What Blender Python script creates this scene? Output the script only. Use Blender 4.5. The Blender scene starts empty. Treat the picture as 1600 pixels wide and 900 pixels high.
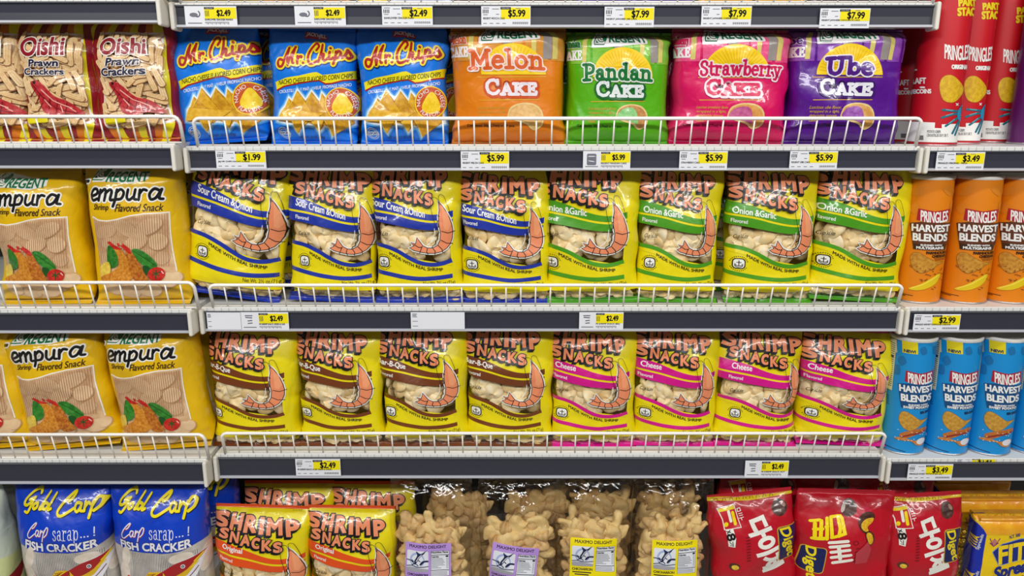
import bpy, math, random
import numpy as np
from mathutils import Vector, Euler, Matrix
from mathutils.geometry import tessellate_polygon, interpolate_bezier

SC = bpy.context.scene
COL = SC.collection
PI = math.pi

# ------------------------------------------------------------------ camera, light, exposure
FPX, THETA, DIST, CZ = 1200.0, math.radians(13.3), 1.287, 1.40
cam_data = bpy.data.cameras.new('camera')
cam_data.sensor_width = 36.0
cam_data.lens = FPX * 36.0 / 1600.0
cam_data.clip_start = 0.05
camera = bpy.data.objects.new('camera', cam_data)
COL.objects.link(camera)
camera.location = (0.0, -DIST, CZ)
camera.rotation_euler = (PI / 2 - THETA, 0, 0)
SC.camera = camera

world = bpy.data.worlds.new('store_ambient')
SC.world = world
world.use_nodes = True
world.node_tree.nodes['Background'].inputs[0].default_value = (0.93, 0.96, 1.0, 1)
world.node_tree.nodes['Background'].inputs[1].default_value = 0.06

def lamp(name, loc, sx, sy, power, rx=0.0, col=(1, 0.985, 0.96)):
    d = bpy.data.lights.new(name, 'AREA')
    d.shape = 'RECTANGLE'; d.size = sx; d.size_y = sy; d.energy = power; d.color = col
    o = bpy.data.objects.new(name, d); COL.objects.link(o)
    o.location = loc; o.rotation_euler = (rx, 0, 0)
    return o
# rows of ceiling tubes above the aisle
lamp('ceiling_tube_light', (0.3, -1.15, 2.75), 6.0, 0.14, 33, math.radians(20))
lamp('ceiling_tube_light', (0.0, -2.85, 2.75), 6.0, 0.24, 122, math.radians(54))

SC.view_settings.view_transform = 'Standard'
SC.view_settings.look = 'None'
SC.view_settings.gamma = 1.0
SC.view_settings.use_curve_mapping = False
SC.view_settings.exposure = -0.08
SC.cycles.use_denoising = True
SC.cycles.transparent_max_bounces = 14
SC.cycles.max_bounces = 8
SC.cycles.caustics_reflective = False
SC.cycles.caustics_refractive = False

def ray_angle(y):                     # angle below the horizon of an image row
    return THETA + math.atan((y - 450.0) / FPX)
def zat(y, Y):                        # height of what shows on image row y at depth Y
    return CZ - (DIST + Y) * math.tan(ray_angle(y))
def at(x, y, Y):
    z = zat(y, Y)
    depth = (DIST + Y) * math.cos(THETA) + (CZ - z) * math.sin(THETA)
    return Vector(((x - 800.0) * depth / FPX, Y, z))

# ------------------------------------------------------------------ materials
def lin(c):
    return tuple(((v / 255.0) / 12.92 if v / 255.0 <= 0.04045 else ((v / 255.0 + 0.055) / 1.055) ** 2.4) for v in c) + (1,)
MATS = {}
def base_mat(key, rgb, rough, coat=0.0, metallic=0.0, bump=0.0, scale=60.0, rgb2=None, mix_scale=120.0, spec=0.5, coat_rough=0.08, stretch=None):
    k = (key, rgb, rgb2)
    if k in MATS: return MATS[k]
    m = bpy.data.materials.new(key); m.use_nodes = True
    nt = m.node_tree; b = nt.nodes['Principled BSDF']
    b.inputs['Base Color'].default_value = lin(rgb)
    b.inputs['Roughness'].default_value = rough
    b.inputs['Metallic'].default_value = metallic
    b.inputs['Coat Weight'].default_value = coat
    b.inputs['Coat Roughness'].default_value = coat_rough
    b.inputs['Specular IOR Level'].default_value = spec
    tc = nt.nodes.new('ShaderNodeTexCoord')
    src = tc.outputs['Object']
    if stretch:
        mp = nt.nodes.new('ShaderNodeMapping'); mp.inputs['Scale'].default_value = stretch
        nt.links.new(src, mp.inputs['Vector']); src2 = mp.outputs['Vector']
    else:
        src2 = src
    if rgb2:
        n = nt.nodes.new('ShaderNodeTexNoise'); n.inputs['Scale'].default_value = mix_scale; n.inputs['Detail'].default_value = 3.0
        nt.links.new(src2, n.inputs['Vector'])
        r = nt.nodes.new('ShaderNodeValToRGB')
        r.color_ramp.elements[0].position = 0.36; r.color_ramp.elements[0].color = lin(rgb)
        r.color_ramp.elements[1].position = 0.64; r.color_ramp.elements[1].color = lin(rgb2)
        nt.links.new(n.outputs['Fac'], r.inputs['Fac']); nt.links.new(r.outputs['Color'], b.inputs['Base Color'])
    if bump:
        add_bump(nt, b, src, bump, scale)
        if coat: nt.links.new(b.inputs['Normal'].links[0].from_socket, b.inputs['Coat Normal'])
    MATS[k] = m
    return m
def add_bump(nt, shader, src, strength, scale):
    # soft dents plus thin crinkle folds
    n1 = nt.nodes.new('ShaderNodeTexNoise'); n1.inputs['Scale'].default_value = scale; n1.inputs['Detail'].default_value = 1.5; n1.inputs['Distortion'].default_value = 0.6
    nt.links.new(src, n1.inputs['Vector'])
    n2 = nt.nodes.new('ShaderNodeTexNoise'); n2.inputs['Scale'].default_value = scale * 0.55; n2.inputs['Detail'].default_value = 1.0; n2.inputs['Distortion'].default_value = 0.4
    nt.links.new(src, n2.inputs['Vector'])
    def math_node(op, a, b):
        n = nt.nodes.new('ShaderNodeMath'); n.operation = op
        for i, v in enumerate((a, b)):
            if v is None: continue
            if isinstance(v, float): n.inputs[i].default_value = v
            else: nt.links.new(v, n.inputs[i])
        return n.outputs[0]
    fold = math_node('MINIMUM', math_node('MULTIPLY', math_node('ABSOLUTE', math_node('SUBTRACT', n2.outputs['Fac'], 0.5), None), 9.0), 1.0)
    h = math_node('ADD', n1.outputs['Fac'], math_node('MULTIPLY', fold, 0.16))
    bp = nt.nodes.new('ShaderNodeBump'); bp.inputs['Strength'].default_value = strength; bp.inputs['Distance'].default_value = 0.006
    nt.links.new(h, bp.inputs['Height']); nt.links.new(bp.outputs['Normal'], shader.inputs['Normal'])
def foil(rgb):                        # glossy printed plastic film
    return base_mat('printed_film', rgb, 0.34, coat=0.5, bump=0.25, scale=46.0, coat_rough=0.05)
def photo(rgb, rgb2, s=160.0):        # printed picture, mottled
    return base_mat('printed_picture', rgb, 0.34, coat=0.5, bump=0.25, scale=46.0, rgb2=rgb2, mix_scale=s, coat_rough=0.05)
def card(rgb):                        # matt print on paper or a can
    return base_mat('printed_card', rgb, 0.42, coat=0.25, coat_rough=0.2)
def cardphoto(rgb, rgb2, s=200.0):
    return base_mat('printed_card_picture', rgb, 0.42, coat=0.25, coat_rough=0.2, rgb2=rgb2, mix_scale=s)
def paper(rgb):
    return base_mat('paper', rgb, 0.6, spec=0.3)
def clear_film(tint=(1, 1, 1), haze=0.05):
    k = ('clear_film', tint, haze)
    if k in MATS: return MATS[k]
    m = bpy.data.materials.new('clear_film'); m.use_nodes = True
    nt = m.node_tree; nt.nodes.remove(nt.nodes['Principled BSDF'])
    out = nt.nodes['Material Output']
    tr = nt.nodes.new('ShaderNodeBsdfTransparent'); tr.inputs[0].default_value = tint + (1,)
    gl = nt.nodes.new('ShaderNodeBsdfGlossy'); gl.inputs['Roughness'].default_value = 0.09
    lw = nt.nodes.new('ShaderNodeLayerWeight'); lw.inputs['Blend'].default_value = 0.5
    pw = nt.nodes.new('ShaderNodeMath'); pw.operation = 'POWER'; pw.inputs[1].default_value = 4.0
    ml = nt.nodes.new('ShaderNodeMath'); ml.operation = 'MULTIPLY'; ml.inputs[1].default_value = 0.55
    mx = nt.nodes.new('ShaderNodeMixShader'); ad = nt.nodes.new('ShaderNodeMath'); ad.operation = 'ADD'; ad.inputs[1].default_value = haze
    tc = nt.nodes.new('ShaderNodeTexCoord')
    add_bump(nt, gl, tc.outputs['Object'], 0.45, 48.0)
    nt.links.new(lw.outputs['Facing'], pw.inputs[0]); nt.links.new(pw.outputs[0], ml.inputs[0]); nt.links.new(ml.outputs[0], ad.inputs[0]); nt.links.new(ad.outputs[0], mx.inputs[0])
    nt.links.new(tr.outputs[0], mx.inputs[1]); nt.links.new(gl.outputs[0], mx.inputs[2]); nt.links.new(mx.outputs[0], out.inputs[0])
    MATS[k] = m
    return m
white_steel = base_mat('white_enamel', (226, 226, 222), 0.35, spec=0.5)
cream_plastic = base_mat('cream_plastic', (224, 221, 210), 0.4)
wire_white = base_mat('white_coated_wire', (246, 244, 238), 0.35)
rail_dark = base_mat('dark_rail_plastic', (52, 54, 66), 0.30, spec=0.55)
rail_inner = base_mat('grey_rail_plastic', (92, 95, 104), 0.4)
rail_silver = base_mat('silver_rail_edge', (176, 178, 186), 0.35)
back_grey = base_mat('back_panel_grey', (60, 58, 56), 0.7)

# ------------------------------------------------------------------ objects
def tag(o, label=None, cat=None, group=None, kind=None):
    if label: o['label'] = label
    if cat: o['category'] = cat
    if group: o['group'] = group
    if kind: o['kind'] = kind
    return o
def link(name, me, parent=None):
    o = bpy.data.objects.new(name, me); COL.objects.link(o)
    if parent: o.parent = parent
    return o
def empty(name, loc):
    o = bpy.data.objects.new(name, None); COL.objects.link(o); o.location = loc; o.empty_display_size = 0.02
    return o
class MB:                             # collects verts and faces of one mesh
    def __init__(s): s.v = []; s.f = []; s.m = []
    def add(s, v, f, mi=0):
        n = len(s.v); s.v += [tuple(p) for p in v]; s.f += [tuple(i + n for i in q) for q in f]; s.m += [mi] * len(f)
    def box(s, lo, hi, mi=0, bev=0.0):
        x0, y0, z0 = lo; x1, y1, z1 = hi
        if bev <= 0:
            v = [(x0, y0, z0), (x1, y0, z0), (x1, y1, z0), (x0, y1, z0), (x0, y0, z1), (x1, y0, z1), (x1, y1, z1), (x0, y1, z1)]
            s.add(v, [(0, 3, 2, 1), (4, 5, 6, 7), (0, 1, 5, 4), (1, 2, 6, 5), (2, 3, 7, 6), (3, 0, 4, 7)], mi)
        else:                         # rounded in the y-z outline
            prof = []
            for cy, cz, a0 in ((y1 - bev, z1 - bev, 0), (y0 + bev, z1 - bev, 90), (y0 + bev, z0 + bev, 180), (y1 - bev, z0 + bev, 270)):
                for k in range(4):
                    a = math.radians(a0 + 30 * k); prof.append((cy + bev * math.cos(a), cz + bev * math.sin(a)))
            s.extrude(prof, x0, x1, mi)
    def extrude(s, prof, x0, x1, mi=0):
        n = len(prof)
        v = [(x0, y, z) for y, z in prof] + [(x1, y, z) for y, z in prof]
        f = [(i, (i + 1) % n, n + (i + 1) % n, n + i) for i in range(n)] + [tuple(range(n))[::-1], tuple(range(n, 2 * n))]
        s.add(v, f, mi)
    def tube(s, pts, r, n=8, mi=0):
        pts = [Vector(p) for p in pts]; rings = []
        for i, p in enumerate(pts):
            d = (pts[min(i + 1, len(pts) - 1)] - pts[max(i - 1, 0)]).normalized()
            a = d.cross(Vector((0, 1, 0)) if abs(d.y) < 0.9 else Vector((1, 0, 0))).normalized(); b = d.cross(a)
            rings.append([p + r * (math.cos(2 * PI * k / n) * a + math.sin(2 * PI * k / n) * b) for k in range(n)])
        v = [q for ring in rings for q in ring]; f = []
        for i in range(len(pts) - 1):
            for k in range(n):
                f.append((i * n + k, i * n + (k + 1) % n, (i + 1) * n + (k + 1) % n, (i + 1) * n + k))
        f += [tuple(range(n))[::-1], tuple(range(len(v) - n, len(v)))]
        s.add(v, f, mi)
    def mesh(s, name, mats, smooth=False):
        me = bpy.data.meshes.new(name); me.from_pydata(s.v, [], s.f)
        for m in mats: me.materials.append(m)
        me.polygons.foreach_set('material_index', s.m)
        if smooth: me.polygons.foreach_set('use_smooth', [True] * len(s.f))
        me.update()
        return me
    def build(s, name, mats, parent=None, smooth=False):
        return link(name, s.mesh(name, mats if isinstance(mats, (list, tuple)) else [mats], smooth), parent)

# ------------------------------------------------------------------ drawing engine: printed shapes as flat triangles in a picture frame
TXT = {}
def glyphs(body):
    if body in TXT: return TXT[body]
    c = bpy.data.curves.new('t', 'FONT'); c.body = body; c.resolution_u = 3
    o = bpy.data.objects.new('t', c); COL.objects.link(o)
    dg = bpy.context.evaluated_depsgraph_get()
    ev = o.evaluated_get(dg)
    me = ev.to_mesh(); me.calc_loop_triangles()
    vs = np.array([v.co[:2] for v in me.vertices]).reshape(-1, 2)
    ti = np.array([t.vertices[:] for t in me.loop_triangles], dtype=int).reshape(-1, 3)
    tris = vs[ti] if len(ti) else np.zeros((0, 3, 2))
    ev.to_mesh_clear()
    cv = o.to_curve(dg); loops = []
    for sp in cv.splines:
        bp = sp.bezier_points; pts = []
        for i in range(len(bp)):
            a, b = bp[i], bp[(i + 1) % len(bp)]
            seg = interpolate_bezier(a.co, a.handle_right, b.handle_left, b.co, 5)
            ch = (b.co - a.co).length; dev = max((seg[k] - a.co.lerp(b.co, k / 4)).length for k in (1, 2, 3)) if ch > 0 else 0
            straight = ch > 0 and abs((seg[2] - a.co).cross(b.co - a.co).length) < 0.002 * ch
            pts += [seg[0][:2]] if straight else [q[:2] for q in seg[:-1]]
        if len(pts) > 2: loops.append(np.array(pts))
    o.to_curve_clear()
    bpy.data.objects.remove(o); bpy.data.curves.remove(c)
    TXT[body] = (tris, loops)
    return TXT[body]
def strip(pts, w, closed=False, cap=True, rnd=False):
    p = np.asarray(pts, float)
    keep = [0] + [i for i in range(1, len(p)) if np.hypot(*(p[i] - p[i - 1])) > 1e-6]
    p = p[keep]
    if closed and len(p) > 2 and np.hypot(*(p[0] - p[-1])) < 1e-6: p = p[:-1]
    n = len(p)
    if n < 2: return disc(p[0], w / 2)
    if rnd:                           # straight pieces and round joints
        a = p; b = np.roll(p, -1, 0)
        if not closed: a, b = a[:-1], b[:-1]
        d = b - a; d = d / np.hypot(d[:, 0], d[:, 1])[:, None]; m = np.stack([-d[:, 1], d[:, 0]], 1) * w / 2
        q = [np.stack([a + m, a - m, b - m], 1), np.stack([a + m, b - m, b + m], 1)]
        return np.concatenate(q + [disc(c, w / 2, n=10) for c in p])
    if closed:
        d0 = p - np.roll(p, 1, 0); d1 = np.roll(p, -1, 0) - p
    else:
        d1 = np.vstack([p[1:] - p[:-1], p[-1:] - p[-2:-1]]); d0 = np.vstack([d1[:1], d1[:-1]])
    d0 = d0 / np.hypot(d0[:, 0], d0[:, 1])[:, None]; d1 = d1 / np.hypot(d1[:, 0], d1[:, 1])[:, None]
    n0 = np.stack([-d0[:, 1], d0[:, 0]], 1); n1 = np.stack([-d1[:, 1], d1[:, 0]], 1)
    m = n0 + n1; ml = np.maximum(np.hypot(m[:, 0], m[:, 1]), 0.25); m = m / ml[:, None]
    k = np.minimum(1.0 / np.maximum((m * n0).sum(1), 0.3), 1.43)
    L = p + m * (k * w / 2)[:, None]; R = p - m * (k * w / 2)[:, None]
    e = n if closed else n - 1
    out = []
    for i in range(e):
        j = (i + 1) % n
        out += [(L[i], R[i], R[j]), (L[i], R[j], L[j])]
    out = np.array(out)
    if cap and not closed:
        out = np.concatenate([out, disc(p[0], w / 2), disc(p[-1], w / 2)])
    return out
def disc(c, rx, ry=None, rot=0.0, n=12, a0=0, a1=360):
    ry = rx if ry is None else ry
    a = np.radians(np.linspace(a0, a1, n + 1)); r = math.radians(rot)
    x, y = rx * np.cos(a), ry * np.sin(a)
    P = np.stack([c[0] + x * math.cos(r) - y * math.sin(r), c[1] + x * math.sin(r) + y * math.cos(r)], 1)
    return np.array([(P[i], P[i + 1], np.asarray(c, float)) for i in range(n)])
def fill(loops):
    ls = [[Vector((q[0], q[1], 0)) for q in l] for l in loops]
    flat = np.array([[q.x, q.y] for l in ls for q in l])
    t = tessellate_polygon(ls)
    return flat[np.array(t, int).reshape(-1, 3)]
def smooth(pts, n=5, closed=False):
    P = [np.asarray(q, float) for q in pts]; out = []; N = len(P)
    for i in range(N if closed else N - 1):
        if closed: a, b, c, d = P[(i - 1) % N], P[i], P[(i + 1) % N], P[(i + 2) % N]
        else: a, b, c, d = P[max(i - 1, 0)], P[i], P[i + 1], P[min(i + 2, N - 1)]
        for k in range(n):
            t = k / n
            out.append(0.5 * (2 * b + (c - a) * t + (2 * a - 5 * b + 4 * c - d) * t * t + (3 * b - a - 3 * c + d) * t ** 3))
    if not closed: out.append(P[-1])
    return [tuple(q) for q in out]
def ellipse_pts(cx, cy, rx, ry, a0=0, a1=360, n=24, rot=0):
    r = math.radians(rot); out = []
    for k in range(n + 1):
        a = math.radians(a0 + (a1 - a0) * k / n); x, y = rx * math.cos(a), ry * math.sin(a)
        out.append((cx + x * math.cos(r) - y * math.sin(r), cy + x * math.sin(r) + y * math.cos(r)))
    return out
def rrect(x0, y0, x1, y1, r, n=4):
    out = []
    for cx, cy, a in ((x1 - r, y1 - r, 0), (x0 + r, y1 - r, 90), (x0 + r, y0 + r, 180), (x1 - r, y0 + r, 270)):
        out += ellipse_pts(cx, cy, r, r, a, a + 90, n)
    return out
def subdivide(t, h):
    done = []
    for _ in range(14):
        if not len(t): break
        e = np.stack([np.hypot(*(t[:, (i + 1) % 3] - t[:, i]).T) for i in range(3)], 1)
        k = e.argmax(1); big = e.max(1) > h
        done.append(t[~big]); t = t[big]; k = k[big]
        if not len(t): break
        i = np.arange(len(t)); a, b, c = t[i, k], t[i, (k + 1) % 3], t[i, (k + 2) % 3]; m = (a + b) / 2
        t = np.concatenate([np.stack([a, m, c], 1), np.stack([m, b, c], 1)])
    if len(t): done.append(t)
    return np.concatenate(done) if done else t

# letters drawn as strokes: heavy slab-serif face
def _e(cx, cy, rx, ry, a0, a1, n=10): return ellipse_pts(cx, cy, rx, ry, a0, a1, n)
SLAB = {  # width, strokes; y up, x-height .66
 'M': (1.0, [[(.16, 0), (.18, 1)], [(.18, 1), (.5, .25), (.82, 1)], [(.82, 1), (.84, 0)], [(0, 0), (.3, 0)], [(.7, 0), (1, 0)], [(.04, 1), (.2, 1)], [(.8, 1), (.96, 1)]]),
 'P': (.72, [[(.2, 0), (.2, 1)], [(.02, 0), (.42, 0)], [(.02, 1), (.25, 1)], [(.2, 1), (.42, 1), (.62, .9), (.66, .72), (.6, .52), (.42, .44), (.22, .44)]]),
 'U': (.9, [[(.18, 1), (.18, .4), (.24, .12), (.45, 0), (.62, .1), (.7, .35), (.72, 1)], [(0, 1), (.38, 1)], [(.54, 1), (.9, 1)]]),
 'S': (.66, [[(.56, .72), (.55, .9), (.4, 1), (.2, .97), (.1, .8), (.16, .62), (.36, .52), (.54, .4), (.58, .2), (.44, .02), (.22, 0), (.08, .12), (.08, .3)]]),
 'C': (.8, [[(.7, .66), (.68, .84), (.5, .98), (.28, .94), (.12, .72), (.1, .45), (.18, .16), (.4, .02), (.6, .06), (.74, .24)], [(.7, .96), (.7, .66)]]),
 'A': (.9, [[(.14, 0), (.44, 1)], [(.44, 1), (.76, 0)], [(.26, .34), (.64, .34)], [(0, 0), (.28, 0)], [(.6, 0), (.9, 0)]]),
 'K': (.95, [[(.18, 0), (.18, 1)], [(0, 0), (.36, 0)], [(0, 1), (.36, 1)], [(.24, .42), (.74, 1)], [(.38, .56), (.78, 0)], [(.58, 1), (.88, 1)], [(.62, 0), (.95, 0)]]),
 'E': (.75, [[(.18, 0), (.18, 1)], [(0, 0), (.66, 0), (.7, .22)], [(0, 1), (.64, 1), (.67, .8)], [(.2, .52), (.5, .52)], [(.5, .4), (.5, .64)]]),
 'e': (.64, [[(.1, .36), (.54, .36)], _e(.32, .33, .25, .32, 5, 310)]),
 'l': (.4, [[(.2, 0), (.2, 1)], [(.02, 0), (.38, 0)], [(.04, 1), (.2, 1)]]),
 'o': (.66, [_e(.33, .33, .25, .31, 0, 360, 12)]),
 'n': (.76, [[(.16, 0), (.16, .64)], [(.02, 0), (.32, 0)], [(.02, .64), (.16, .64)], [(.16, .46), (.3, .62), (.46, .62), (.56, .5), (.57, 0)], [(.44, 0), (.74, 0)]]),
 'a': (.68, [[(.12, .52), (.26, .64), (.42, .62), (.48, .5), (.48, .08), (.64, .02)], _e(.28, .2, .18, .19, 0, 360, 10)]),
 'd': (.72, [_e(.28, .31, .21, .3, 0, 360, 12), [(.52, 1), (.52, .02)], [(.38, 1), (.52, 1)], [(.5, 0), (.7, 0)]]),
 'b': (.7, [_e(.42, .31, .22, .3, 0, 360, 12), [(.17, 1), (.17, .02)], [(.0, 1), (.17, 1)]]),
 't': (.46, [[(.2, .9), (.2, .14), (.3, .01), (.44, .08)], [(.02, .62), (.42, .62)]]),
 'r': (.56, [[(.16, 0), (.16, .64)], [(.02, 0), (.36, 0)], [(.02, .64), (.16, .64)], [(.16, .44), (.3, .62), (.5, .6)], [(.48, .62), (.48, .5)]]),
 'w': (.96, [[(.1, .64), (.28, .03)], [(.28, .03), (.47, .6)], [(.47, .6), (.66, .03)], [(.66, .03), (.85, .64)], [(0, .64), (.22, .64)], [(.72, .64), (.95, .64)]]),
 'y': (.72, [[(.12, .64), (.36, .04)], [(.62, .64), (.36, .04), (.24, -.24), (.08, -.22)], [(0, .64), (.26, .64)], [(.48, .64), (.74, .64)]]),
 's': (.54, [[(.44, .5), (.36, .64), (.16, .62), (.1, .48), (.2, .38), (.38, .3), (.45, .16), (.34, .01), (.14, .01), (.07, .16)]]),
 'p': (.7, [_e(.42, .31, .22, .3, 0, 360, 12), [(.17, .64), (.17, -.3)], [(.0, .64), (.17, .64)], [(.03, -.3), (.33, -.3)]]),
}
class Art:
    """A picture frame given by three corners (top left, top right, bottom left); shapes are drawn in its coordinates, y down."""
    def __init__(s, TL, TR, BL, wide=2.05, finish=None):
        s.TL = np.array(TL, float); s.ex = np.array(TR, float) - s.TL; s.ey = np.array(BL, float) - s.TL
        s.inv = np.linalg.inv(np.stack([s.ex, s.ey], 1))
        s.h = abs(s.ex[0]) / 22.0; s.items = []; s.grid = np.zeros((260, 200), int); s.wide = wide; s.top = 0
    def norm(s, P):                   # frame coordinates -> p in -1..1 across the front, q in 0..1 up
        k = (np.asarray(P, float) - s.TL) @ s.inv.T
        return np.stack([k[..., 0] * 2 - 1, 1 - k[..., 1]], -1)
    def pt(s, p, q):
        return s.TL + s.ex * (p + 1) / 2 + s.ey * (1 - q)
    def add(s, mat, tris, lift=0):
        tris = np.asarray(tris, float)
        if not len(tris): return
        t = s.norm(subdivide(tris, s.h))
        c = t.mean(1); t = t[(abs(c[:, 0]) < s.wide) & (c[:, 1] > 0.0) & (c[:, 1] < 1.0)]
        if not len(t): return
        mask = np.zeros_like(s.grid, bool); gx, gy = s.grid.shape
        lo = t.min(1); hi = t.max(1)
        i0 = np.clip(((lo[:, 0] + 2.05) / 4.1 * gx).astype(int), 0, gx - 1); i1 = np.clip(((hi[:, 0] + 2.05) / 4.1 * gx).astype(int), 0, gx - 1)
        j0 = np.clip((lo[:, 1] * gy).astype(int), 0, gy - 1); j1 = np.clip((hi[:, 1] * gy).astype(int), 0, gy - 1)
        for a, b, c_, d in zip(i0, i1, j0, j1): mask[a:b + 1, c_:d + 1] = True
        L = int(s.grid[mask].max()) + 1 + lift
        s.grid[mask] = L; s.top = max(s.top, L)
        s.items.append((mat, t, L))
    def poly(s, mat, pts, holes=(), sm=0):
        if sm: pts = smooth(pts, sm, True)
        s.add(mat, fill([pts] + list(holes)))
    def line(s, mat, pts, w, closed=False, cap=True, sm=0):
        if sm: pts = smooth(pts, sm, closed)
        s.add(mat, strip(pts, w, closed, cap))
    def lines(s, mat, many, w, closed=False, cap=True, sm=0):
        s.add(mat, np.concatenate([strip(smooth(p, sm, closed) if sm else p, w, closed, cap) for p in many]))
    def ell(s, mat, cx, cy, rx, ry=None, rot=0, n=24, a0=0, a1=360):
        s.add(mat, disc((cx, cy), rx, ry, rot, n, a0, a1))
    def rect(s, mat, x0, y0, x1, y1): s.poly(mat, [(x0, y0), (x1, y0), (x1, y1), (x0, y1)])
    def place(s, pts, src, box, skew, rot, warp):
        x0, y0, x1, y1 = box; a0, b0, a1, b1 = src
        P = np.array(pts, float)
        u = (P[..., 0] - a0) / max(a1 - a0, 1e-9); v = (P[..., 1] - b0) / max(b1 - b0, 1e-9)
        X = x0 + u * (x1 - x0) + skew * (v - 0.5) * (y1 - y0); Y = y1 - v * (y1 - y0)
        if rot:
            cx, cy, r = (x0 + x1) / 2, (y0 + y1) / 2, math.radians(rot)
            X, Y = cx + (X - cx) * math.cos(r) - (Y - cy) * math.sin(r), cy + (X - cx) * math.sin(r) + (Y - cy) * math.cos(r)
        if warp: X, Y = warp(X, Y)
        return np.stack([X, Y], -1)
    def text(s, mat, body, x0, y0, x1, y1, bold=0.0, skew=0.0, rot=0.0, warp=None, outline=(), cap=None):
        """body fitted to the box; bold and outline widths in frame units, outline = ((material, width, dx, dy), ...) drawn beneath."""
        tris, loops = glyphs(body)
        if not len(loops): return
        allp = np.concatenate(loops); src = (allp[:, 0].min(), allp[:, 1].min(), allp[:, 0].max(), allp[:, 1].max())
        if cap: src = (src[0], cap[0], src[2], cap[1])
        T = s.place(tris, src, (x0, y0, x1, y1), skew, rot, warp)
        L = [s.place(l, src, (x0, y0, x1, y1), skew, rot, warp) for l in loops]
        for o in outline:
            m, w = o[0], o[1]; dx, dy = (o[2], o[3]) if len(o) > 2 else (0, 0)
            steps = max(1, int(max(abs(dx), abs(dy)) / max(w * 0.5, 1)) + 1) if (dx or dy) else 0
            parts = []
            for k in range(steps + 1):
                off = np.array([dx, dy]) * (k / steps if steps else 0)
                parts += [strip(l + off, 2 * w + bold, True) for l in L] + [T + off]
            s.add(m, np.concatenate(parts))
        s.add(mat, np.concatenate([T] + ([strip(l, bold, True) for l in L] if bold else [])))
    def strokes(s, mat, many, w, outline=(), sm=6):
        P = [smooth(p, sm) if len(p) > 2 and sm else p for p in many]
        for m, ow, dx, dy in outline:
            s.add(m, np.concatenate([strip([(x + dx, y + dy) for x, y in p], w + 2 * ow, rnd=True) for p in P]))
        s.add(mat, np.concatenate([strip(p, w, rnd=True) for p in P]))
    def slab(s, mat, body, x0, y0, x1, y1, w, skew=0.0, rot=0.0, warp=None, outline=(), sizes=None, gap=0.06):
        x = 0; out = []
        for i, ch in enumerate(body):
            k = sizes[i] if sizes else 1.0
            wd, st = SLAB[ch]
            out += [[(x + px * k, py * k) for px, py in q] for q in st]; x += (wd + gap) * k
        top = max(p[1] for q in out for p in q)
        P = [[tuple(r) for r in s.place(q, (0, 0, x - gap, top), (x0, y0, x1, y1), skew, rot, warp)] for q in out]
        for m, ow, dx, dy in outline:
            s.add(m, np.concatenate([strip([(a + dx, b + dy) for a, b in p], w + 2 * ow, rnd=True) for p in P]))
        s.add(mat, np.concatenate([strip(p, w, rnd=True) for p in P]))
# ------------------------------------------------------------------ bodies: bags, cans and packs as closed sleeves
NT = 400
def _section_table(n=2.5):
    ks = np.concatenate([[0.004], np.linspace(0.03, 1.0, 40)]); rows = []; dd = []; wx = []
    th = np.linspace(-1.5 * PI, 0.5 * PI, 4001)                 # centre of the table = front (-y)
    for k in ks:
        x = np.sign(np.cos(th)) * abs(np.cos(th)) ** (2 / n); y = k * np.sign(np.sin(th)) * abs(np.sin(th)) ** (2 / n)
        s = np.concatenate([[0], np.cumsum(np.hypot(np.diff(x), np.diff(y)))]); P = s[-1]
        t = np.linspace(0, 1, NT + 1) * P
        rows.append(np.stack([np.interp(t, s, x) / P, np.interp(t, s, y) / P], 1)); dd.append(k / P); wx.append(1 / P)
    return np.array(dd), np.array(rows), np.array(wx)
TABLES = {}
def table(n):
    if n not in TABLES: TABLES[n] = _section_table(n)
    return TABLES[n]
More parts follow.
